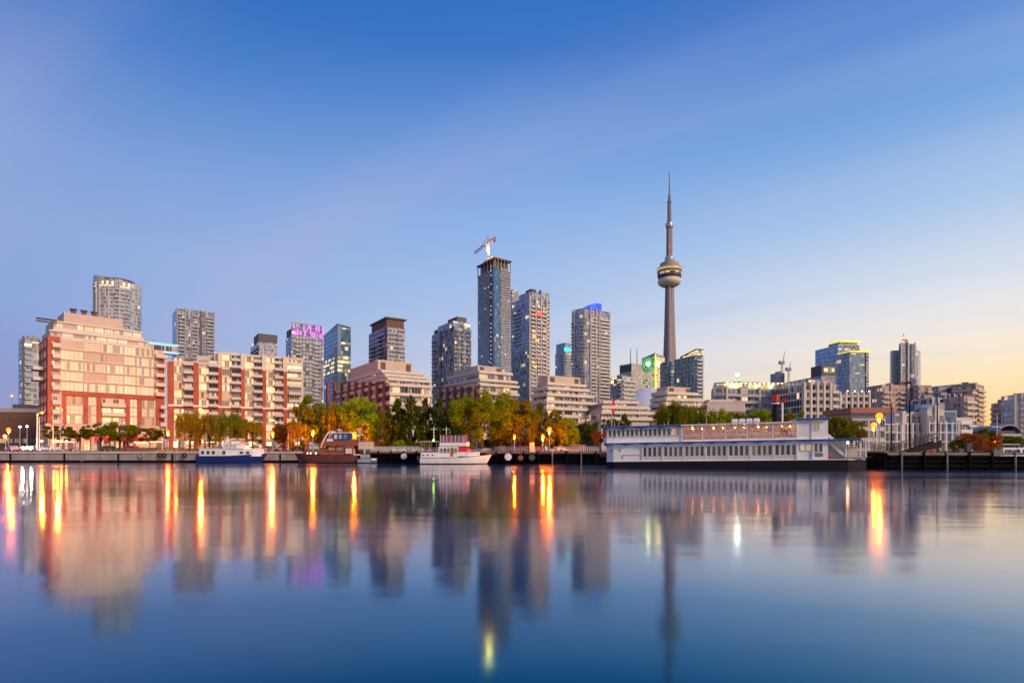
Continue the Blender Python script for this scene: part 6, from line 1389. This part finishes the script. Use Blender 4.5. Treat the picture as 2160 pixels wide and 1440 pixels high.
def build_lamps():
    L = [(18, 906, 150, 'orange globe lamp near the left edge, brightest of the left group', 'lamp_orange', 'globe', .45), (42, 900, 185, 'small pale lamp behind the left edge lamps, left of two', 'lamp_white_soft', 'globe', .3),
         (57, 899, 185, 'small pale lamp behind the left edge lamps, right of two', 'lamp_white_soft', 'globe', .3), (89, 869, 158, 'tall road lamp over the brick corner of the pink house', 'lamp_orange', 'right', .38),
         (122, 859, 158, 'tall road lamp before the lower balconies of the pink house', 'lamp_orange', 'left', .38), (25, 834, 320, 'distant tall lamp on the far left above the low brown building', 'lamp_orange', 'globe', .55),
         (354, 910, 132, 'orange globe lamp standing on the quay right of the grassy bank', 'lamp_orange', 'globe', .32), (372, 878, 158, 'tall road lamp at the left pier of the brick house', 'lamp_yellow', 'left', .36),
         (423, 863, 160, 'tall road lamp before the brick piers above the willows', 'lamp_yellow', 'left', .42), (573, 885, 158, 'tall road lamp before the right balconies of the brick house', 'lamp_yellow', 'left', .34),
         (575, 913, 132, 'orange globe lamp on the quay right of the blue boat bow', 'lamp_orange', 'globe', .33), (660, 910, 131, 'orange globe lamp above the bow of the brown workboat', 'lamp_orange', 'globe', .36),
         (747, 914, 131, 'orange lamp glowing among the trees behind the workboat wheelhouse', 'lamp_orange', 'globe', .36), (801, 886, 150, 'orange road lamp in the gap left of the dark poplars', 'lamp_orange', 'globe', .26),
         (1085, 918, 124, 'faint orange lamp under the golden tree on the wharf', 'lamp_orange', 'globe', .2), (1145, 920, 118.5, 'lower left lamp of the orange pair on the timber wharf', 'lamp_orange', 'globe', .34),
         (1159, 905, 116, 'upper right lamp of the orange pair on the timber wharf', 'lamp_orange', 'globe', .38), (1855, 877, 87, 'upper and brightest lamp of the pair right of the ship stern', 'lamp_orange', 'globe', .42),
         (1843, 896, 89, 'lower lamp of the pair right of the ship stern', 'lamp_orange', 'globe', .34), (2099, 929, 88, 'low yellow lamp beside the orange bush on the pier', 'lamp_yellow', 'globe', .16)]
    for px, yl, Y, lab, m, st, rr in L: lamp(px, yl, Y, lab, m, st, rr)
    for px, lab in ((88, 'low golden path light nearest the white poles'), (114, 'low golden path light left of a close pair before the pink house'), (121, 'low golden path light right of a close pair before the pink house'), (129, 'low golden path light below the lower balconies'), (140, 'low golden path light rightmost before the pink house doors')):
        Y = 140; r = thing('path_light', lab, 'path light', (U(px) * Y, Y, G), 0, 'path lights before the pink house'); z = zat(930, Y) - G
        MB().cyl((0, 0, 0), (0, 0, z), .05, .04, 8).build('post', M['steel'], r); MB().ball((0, 0, z), .2, 10, 6).build('lamp_globe', M['lamp_gold'], r)

# ------------------------------------------------------------------ cars and street furniture
def make_car(name, label, loc, rot, paint, lights=None, group='cars on the shore road', lab_on=True):
    r = thing(name, label, 'car', loc, rot, group)
    side = [(-2.1, .35), (2.1, .35), (2.15, .75), (1.95, .95), (1.1, 1.0), (.55, 1.42), (-1.15, 1.45), (-1.75, 1.0), (-2.12, .92)]
    b = MB(); w = .85
    b.face([(x, -w, z) for x, z in side]); b.face([(x, w, z) for x, z in reversed(side)])
    for (xa, za), (xb, zb) in zip(side, side[1:] + side[:1]): b.face([(xa, w, za), (xb, w, zb), (xb, -w, zb), (xa, -w, za)][::-1])
    b.build('body', M[paint], r)
    for s in (-1, 1): MB().face([(-1.5, s * .856, 1.02), (.95, s * .856, 1.02), (.5, s * .856, 1.38), (-1.1, s * .856, 1.40)]) or None
    g = MB()
    for s in (-1, 1):
        q = [(-1.5, s * .857, 1.02), (.95, s * .857, 1.02), (.5, s * .857, 1.37), (-1.1, s * .857, 1.39)]; g.face(q if s == -1 else q[::-1])
    g.build('side_window', M['glass_dark'], r)
    me = cached('wheel', lambda: MB().cyl((0, -.1, 0), (0, .1, 0), .33, n=14).mesh('wheel', M['rubber']))
    for x in (-1.3, 1.35):
        for y in (-.8, .8): link('wheel', me, r, (x, y, .33))
    for y in (-.6, .6):
        (MB().ball((2.2, y * 1.4, .9), .2, 10, 6) if lights == 'front' else MB().box(2.13, y - .2, .62, 2.2, y + .2, .8)).build('headlight', M['head_light' if lights == 'front' else 'white_paint'], r)
        MB().box(-2.18, y - .22, .72, -2.1, y + .22, .9).build('tail_light', M['tail_light' if lights == 'rear' else 'red_paint'], r)
    return r
def build_street():
    # headlights facing the water at the left edge
    make_car('delivery_van', 'vehicle with glaring white headlights facing the water near the left edge', (U(55) * 140, 141, G), R(-62), 'grey_paint', 'front', None)
    cars = [(105, 146, 0, 'white_paint', None, 'white car parked before the pink house, near the tall lamp posts'), (276, 150, 180, 'red_paint', None, 'dark red car parked left of the grassy bank'),
            (232, 150, 0, 'charcoal', None, 'dark car parked in front of the round dark street tree'), (538, 147, 180, 'white_paint', None, 'white car parked behind the bow of the blue boat'), (570, 148, 0, 'grey_paint', None, 'silver car parked right of the quay lamp'),
            (596, 147, 180, 'white_paint', None, 'white car parked left of the brown workboat bow'), (628, 156, 200, 'charcoal', 'rear', 'dark car with red tail lights behind the brown workboat bow'),
            (690, 156, 200, 'grey_paint', 'rear', 'grey car with red tail lights behind the workboat'), (812, 152, 200, 'charcoal', 'rear', 'dark car with red tail lights left of the yellow green bush'),
            (872, 152, 200, 'red_paint', 'rear', 'red car with tail lights lit behind the dark poplars'), (455, 154, 200, 'charcoal', 'rear', 'dark car with red tail lights behind the blue boat cabin'), (24, 145, 150, 'grey_paint', 'rear', 'grey car added for red tail light glow at the far left edge'), (96, 150, 160, 'red_paint', 'rear', 'red car added for tail light glow right of the glaring headlights'), (1196, 126, 0, 'white_paint', None, 'white car parked on the wharf right of the orange lamps')]  # the two far left cars are added to bring red glow there
    for px, Y, ro, p, li, lab in cars: make_car('parked_car', lab, (U(px) * Y, Y, G), R(ro), p, li)
    rail('picket_railing', 'white picket railing along the timber wharf left of the trawler', (U(775) * 126, 126, G), (U(885) * 124, 124, G), 34, 1.05, 'white_paint', 'railings on the wharf', .06)
    rail('picket_railing', 'white railing on the wharf right of the orange lamp pair', (U(1168) * 116, 116, G), (U(1262) * 114, 114, G), 22, 1.0, 'white_paint', 'railings on the wharf', .05)
    rail('picket_railing', 'grey railing on the wharf behind the trawler bow', (U(1045) * 120, 120, G), (U(1140) * 118, 118, G), 18, 1.0, 'grey_paint', 'railings on the wharf', .05)
    rail('quay_railing', 'thin railing on the quay before the pink house', (U(90) * 136, 136, G), (U(190) * 136, 136, G), 16, 1.1, 'grey_paint', None, .04)
    # shelters
    for px, Y, w, lab in ((140, 150, 5.5, 'bus shelter left, in front of the pink house doors'), (296, 156, 7, 'long open shelter behind the grassy bank'), (330, 148, 4.5, 'small bus shelter left of the quay lamp'), (438, 150, 5.0, 'lit kiosk behind the stern of the blue boat')):
        r = thing('shelter', lab, 'shelter', (U(px) * Y, Y, G), 0, 'shelters on the shore road')
        MB().box(-w / 2, -.9, 2.5, w / 2, .9, 2.7).build('roof', M['red_canvas' if px != 438 else 'red_roof'], r)
        for x in (-w / 2 + .1, w / 2 - .1):
            for y in (-.8, .8): MB().box(x - .06, y - .06, 0, x + .06, y + .06, 2.5).build('post', M['white_paint'], r)
        MB().box(-w / 2 + .3, .7, .4, w / 2 - .3, .74, 2.3).build('back_panel', M['pane_kiosk'], r); MB().box(-w / 2 + .6, .1, .4, w / 2 - .6, .5, .5).build('bench', M['wood_pale'], r)
        MB().box(-w / 2 + .5, -.1, 2.42, w / 2 - .5, .1, 2.49).build('ceiling_light', M['lamp_shelter'], r)
    r = thing('market_canopy', 'red canopy roof above the blue boat flying bridge', 'canopy', (U(515) * 146, 146, G)); w = 3.6
    MB().prism([(-w / 2, -1.3), (w / 2, -1.3), (w / 2, 1.3), (-w / 2, 1.3)], 2.6, 0, [2.8, 2.8, 3.1, 3.1]).build('roof', M['red_canvas'], r)
    for x in (-1.7, 1.7):
        for y in (-1.2, 1.2): MB().box(x - .05, y - .05, 0, x + .05, y + .05, 2.6).build('post', M['white_paint'], r)
    # posts, poles
    for px, yt, Y, rad, m, lab in ((78, 872, 140, .14, 'white_paint', 'tall white pole left of the brick corner of the pink house'), (83, 880, 142, .1, 'white_paint', 'second tall white pole beside the taller one at the brick corner'), (112, 872, 141, .11, 'white_paint', 'tall pale pole before the lower balconies'),
            (128, 868, 142, .09, 'steel', 'thin grey pole right of the pale pole before the balconies'), (608, 905, 133, .07, 'white_paint', 'slim white pole left of the brown workboat bow'), (342, 925, 132, .06, 'white_paint', 'leaning white post left of the quay lamp'),
            (1880, 850, 100, .13, 'wood_dark', 'tall dark mooring pole, leftmost of three beside the gangway'), (1919, 845, 98, .16, 'wood_dark', 'tall dark mooring pole, middle of three beside the gangway'), (1977, 832, 97, .13, 'wood_dark', 'tall dark mooring pole, at the high end of the gangway'), (2017, 868, 95, .07, 'white_paint', 'tall white flagpole left of the dark bin'), (1228, 905, 118, .06, 'wood_dark', 'thin dark pole between the grove and the ship')):
        r = thing('pole', lab, 'pole', (U(px) * Y, Y, G), 0, 'poles on the shore'); z = zat(yt, Y) - G
        MB().cyl((0, 0, 0), (0, 0, z), rad, rad * .6, 8).build('shaft', M[m], r); MB().cyl((0, 0, 0), (0, 0, .35), rad * 1.8, rad * 1.6, 8).build('foot', M['dark_metal'], r); MB().ball((0, 0, z), rad * .9, 8, 5).build('finial', M[m], r)
    Y = 113; r = thing('flagpole', 'flagpole with a furled red and white flag by the left end of the ship', 'flagpole', (U(1296) * Y, Y + 3, G)); z = zat(862, Y)
    MB().cyl((0, 0, 0), (0, 0, z), .06, .04).build('pole', M['white_paint'], r)
    b = MB(); rr = random.Random(3)
    prof = [(.30, z - .4), (.42, z - 1.2), (.36, z - 2.0), (.46, z - 2.8), (.3, z - 3.3)]
    b.lathe([(p * .6, q) for p, q in prof], 9, (.34, 0)); b.build('flag', M['flag_cloth'], r)
    Y = 122; r = thing('traffic_light', 'red traffic light left of the glaring headlights', 'traffic light', (U(12) * Y * 1.15, Y * 1.15, G)); z = zat(921, Y * 1.15) - G
    MB().cyl((0, 0, 0), (0, 0, z + .5), .07).build('post', M['grey_paint'], r); MB().box(-.22, -.15, z - .9, .22, .15, z + .45).build('housing', M['yellow_paint'], r); MB().ball((0, -.22, z + .15), .34, 10, 6).build('red_lens', M['lamp_red'], r)
    # bollards and ladders along the quay
    for k, px in enumerate((40, 150, 215, 265, 400, 470, 560, 604)):
        r = thing('mooring_bollard', 'iron mooring bollard on the concrete quay edge', 'bollard', (U(px) * 129.3, 129.3, G + .06), 0, 'mooring bollards on the quay edge')
        MB().lathe([(.22, 0), (.17, .1), (.15, .42), (.24, .5), (.24, .6), (.01, .66)], 12).build('post', M['dark_metal'], r)
    for k, (px, Y, lab) in enumerate(((175, 128.65, 'steel ladder down the concrete quay wall, left one'), (372, 128.65, 'steel ladder down the concrete quay wall beside the blue boat'))):
        r = thing('quay_ladder', lab, 'ladder', (U(px) * Y, Y - .3, .2), 0, 'ladders on the quay wall'); b = MB()
        for x in (-.22, .22): b.cyl((x, 0, 0), (x, 0, G + .3), .03, n=5)
        for q in range(8): b.cyl((-.22, 0, .15 + q * .3), (.22, 0, .15 + q * .3), .025, n=5)
        b.build('frame', M['grey_paint'], r)
    def rope(root, a, b_, sag=.5):
        a, b_ = Vector(a), Vector(b_); m = MB(); n = 8; ps = [a.lerp(b_, q / n) - Vector((0, 0, sag * math.sin(math.pi * q / n))) for q in range(n + 1)]
        for p, q in zip(ps, ps[1:]): m.cyl(p, q, .035, n=5)
        m.build('mooring_line', M['rope_tan'], root)
    by = {o.name: o for o in bpy.data.objects if o.parent is None}
    rope(by['tour_boat'], (.3, 1.6, 1.6), (-3.5, 3.0, 2.5)); rope(by['tour_boat'], (13.6, .8, 2.0), (18.5, 3.0, 2.5)); rope(by['trawler_yacht'], (13.2, .5, 2.3), (16.5, 2.8, 2.5)); rope(by['workboat'], (2.0, -.8, 2.0), (-3.0, 3.0, 2.5))
    rope(by['passenger_ship'], (.3, 6, 2.2), (-3.5, 9.5, 2.6)); rope(by['passenger_ship'], (36.5, 5, 2.0), (40.5, 8.0, 2.6))
    # fenders on the quays
    def tyre(px, py, Y, label, rad=.45, th=.15, m='rubber'):
        r = thing('tyre_fender', label, 'tyre fender', (U(px) * Y, Y - .2, zat(py, Y)), 0, 'tyre fenders on the quay wall'); b = MB(); n = 16
        ps = [Vector((rad * math.cos(2 * math.pi * k / n), 0, rad * math.sin(2 * math.pi * k / n))) for k in range(n + 1)]
        for p, q in zip(ps, ps[1:]): b.cyl(p, q, th, n=7, cap=False)
        b.build('tyre', M[m], r, smooth=True); MB().cyl((0, 0, rad), (0, .1, G - zat(py, Y)), .025, n=5).build('rope', M['wood_pale'], r)
    for px, lab in ((299, 'white walled tyre fender under the grassy bank'), (338, 'black tyre fender left of the quay lamp foot'), (347, 'black tyre fender directly under the quay lamp foot'), (390, 'black tyre fender nearest the stern of the blue boat')): tyre(px, 960, 128.3, lab, m='white_wall' if px == 299 else 'rubber')
    for px, py, rad, m, Y, lab in ((853, 962, .62, 'white_paint', 121, 'round white fender on the wharf left of the trawler'), (1072, 963, .72, 'white_paint', 116.2, 'large round white fender on the wharf right of the trawler bow'), (1098, 965, .55, 'brown_paint', 115.8, 'round reddish fender right of the large white one'), (1122, 964, .62, 'charcoal', 115.2, 'round dark fender left of the pale wharf pile')):
        r = thing('round_fender', lab, 'fender', (U(px) * Y, Y - .3, zat(py, Y)), 0, 'round fenders on the timber wharf'); MB().cyl((0, -.35, 0), (0, .1, 0), rad, n=20).cyl((0, -.42, 0), (0, -.351, 0), rad * .55, n=16).build('disc', M[m], r); MB().cyl((0, 0, rad), (0, .1, G - zat(py, Y)), .03, n=5).build('chain', M['dark_metal'], r)
    # things on the wharf
    for px, Y, w, d_, hgt, m, lab in ((1122, 120, 1.0, .8, 1.9, 'grey_paint', 'grey information stand left of the orange wharf lamps'), (1218, 121, 3.2, 1.2, 1.5, 'wood_pale', 'low wooden crate like box on the wharf near the ship'), (1060, 122, 1.2, 1, 1.2, 'charcoal', 'dark box on the wharf above the big white fender'),
                                 (1158, 117, .4, .4, 1.9, 'dark_metal', 'dark narrow cabinet at the foot of the taller wharf lamp'), (2041, 84, .62, .62, 1.35, 'bin_teal', 'dark teal bin on the right pier'), (2026, 86, .8, .5, .55, 'charcoal', 'low black crates left of the dark teal bin')):
        r = thing('box_stand' if m != 'bin_teal' else 'waste_bin', lab, 'bin' if m == 'bin_teal' else 'box', (U(px) * Y, Y, G + .05)); MB().box(-w / 2, -d_ / 2, 0, w / 2, d_ / 2, hgt).build('body', M[m], r); MB().box(-w / 2 - .04, -d_ / 2 - .04, hgt + .003, w / 2 + .04, d_ / 2 + .04, hgt + .09).build('lid', M['dark_metal'], r)
    # gangway
    Y = 85.5; k = Y / 1200
    A = Vector((U(1858) * Y, Y, zat(965, Y))); Bv = Vector((U(1986) * Y, Y + 1, zat(939, Y))); r = thing('boarding_gangway', 'dark wheeled boarding gangway sloping up to the right on the pier', 'gangway', A); D = Bv - A
    def lerp(f, y=0, z=0): return D * f + Vector((0, y, z))
    b = MB(); b.face([lerp(0, 0), lerp(1, 0), lerp(1, 1.6), lerp(0, 1.6)]); b.face([lerp(0, 1.6, -.15), lerp(1, 1.6, -.15), lerp(1, 0, -.15), lerp(0, 0, -.15)]); b.build('deck', M['wood_dark'], r)
    for y in (0, 1.6):
        b = MB(); 
        for z in (-.12, .0): b.cyl(lerp(0, y, z), lerp(1, y, z), .08, n=6)
        b.build('side_beam', M['steel'], r)
        b = MB()
        for z in (.6, 1.2): b.cyl(lerp(0, y, z), lerp(1.0, y, z + .6), .07, n=6)
        for q in range(13): b.cyl(lerp(q / 12, y), lerp(q / 12, y, 1.2 + .05 * q), .05, n=5)
        for q in range(12): b.cyl(lerp(q / 12, y, 0), lerp((q + 1) / 12, y, .55), .02, n=4)
        b.build('guard_rail', M['dark_metal'], r)
        b = MB(); b.prism([(D.x * .42, y - .03), (D.x, y - .03), (D.x, y + .03), (D.x * .42, y + .03)], [D.z * .42 - .1, D.z - .3, D.z - .3, D.z * .42 - .1], 0, [D.z * .42 + .1, D.z + .8, D.z + .8, D.z * .42 + .1]); b.build('girder', M['black_paint'], r)
    b = MB()
    for y in (0, 1.6):
        b.cyl(lerp(1, y, 1.9), (D.x + 1.0, D.y + y, D.z - .5), .09, n=6).cyl(lerp(.86, y, 1.55), lerp(1, y, 1.9), .045, n=6)
    for q in range(5): p0 = lerp(1, 0, 1.9) + Vector((q * .24, 0, -q * .58)); b.cyl(p0, p0 + Vector((0, 1.6, 0)), .035, n=5).cyl(p0, p0 + Vector((-.9 + .05 * q, 0, .0)), .03, n=5)
    b.build('end_frame', M['steel'], r)
    for y in (.15, 1.45): MB().cyl((U(1971) * Y - A.x, y - .12, G + .42 - A.z), (U(1971) * Y - A.x, y + .12, G + .42 - A.z), .38, n=16).build('wheel', M['brown_paint'], r)
    b = MB()
    for y in (.15, 1.45): b.cyl((U(1971) * Y - A.x, y, G + .42 - A.z), (U(1960) * Y - A.x, y, D.z * .8), .06, n=6).cyl((U(1971) * Y - A.x, y, G + .42 - A.z), (U(1985) * Y - A.x, y, D.z), .06, n=6)
    b.build('strut', M['dark_metal'], r)
    rail('pier_railing', 'dark railing at the left end of the right pier, beside the ship stern', (U(1838) * 86.5, 86.5, G + .05), (U(1858) * 86.5, 86.5, G + .05), 5, 1.1, 'dark_metal', None, .04)
    r = thing('notice_board', 'small pale notice board under the paired dock lamps', 'sign', (U(1844) * 88, 88, G)); MB().cyl((0, 0, 0), (0, 0, 2.2), .04).build('post', M['steel'], r); MB().box(-.22, -.04, 1.55, .22, .04, 2.15).build('board', M['grey_concrete'], r)
glow('lamp_white_soft', (1, .85, .5), 14)
glow('lamp_shelter', (1, .62, .3), 9)
pane('pane_kiosk', (.2, .12, .08), (.8, .5, .35), .6, 1.0, (1, .5, .25), .35)
mat('white_wall', (.35, .33, .33), .7, var=.5, scale=2)
mat('rope_tan', (.42, .36, .26), .9)
mat('bin_teal', (.015, .035, .06), .5)
def flag2():
    t = NT('flag_cloth'); s = t.n('ShaderNodeSeparateXYZ'); t.t.links.new(t.n('ShaderNodeTexCoord').outputs['Generated'], s.inputs[0])
    m = t.math('MULTIPLY', t.math('GREATER_THAN', s.outputs[2], .38), t.math('LESS_THAN', s.outputs[2], .62))
    t.bsdf(Base_Color=t.mix(m, (.6, .02, .03), (.75, .7, .7)), Roughness=.8); return t.m
M['flag_cloth'] = flag2()

build_setting()
build_towers()
build_right_side()
build_pink_block(); build_brick_row(); build_terraces()
build_boats(); build_ship()
build_trees(); build_lamps(); build_street()
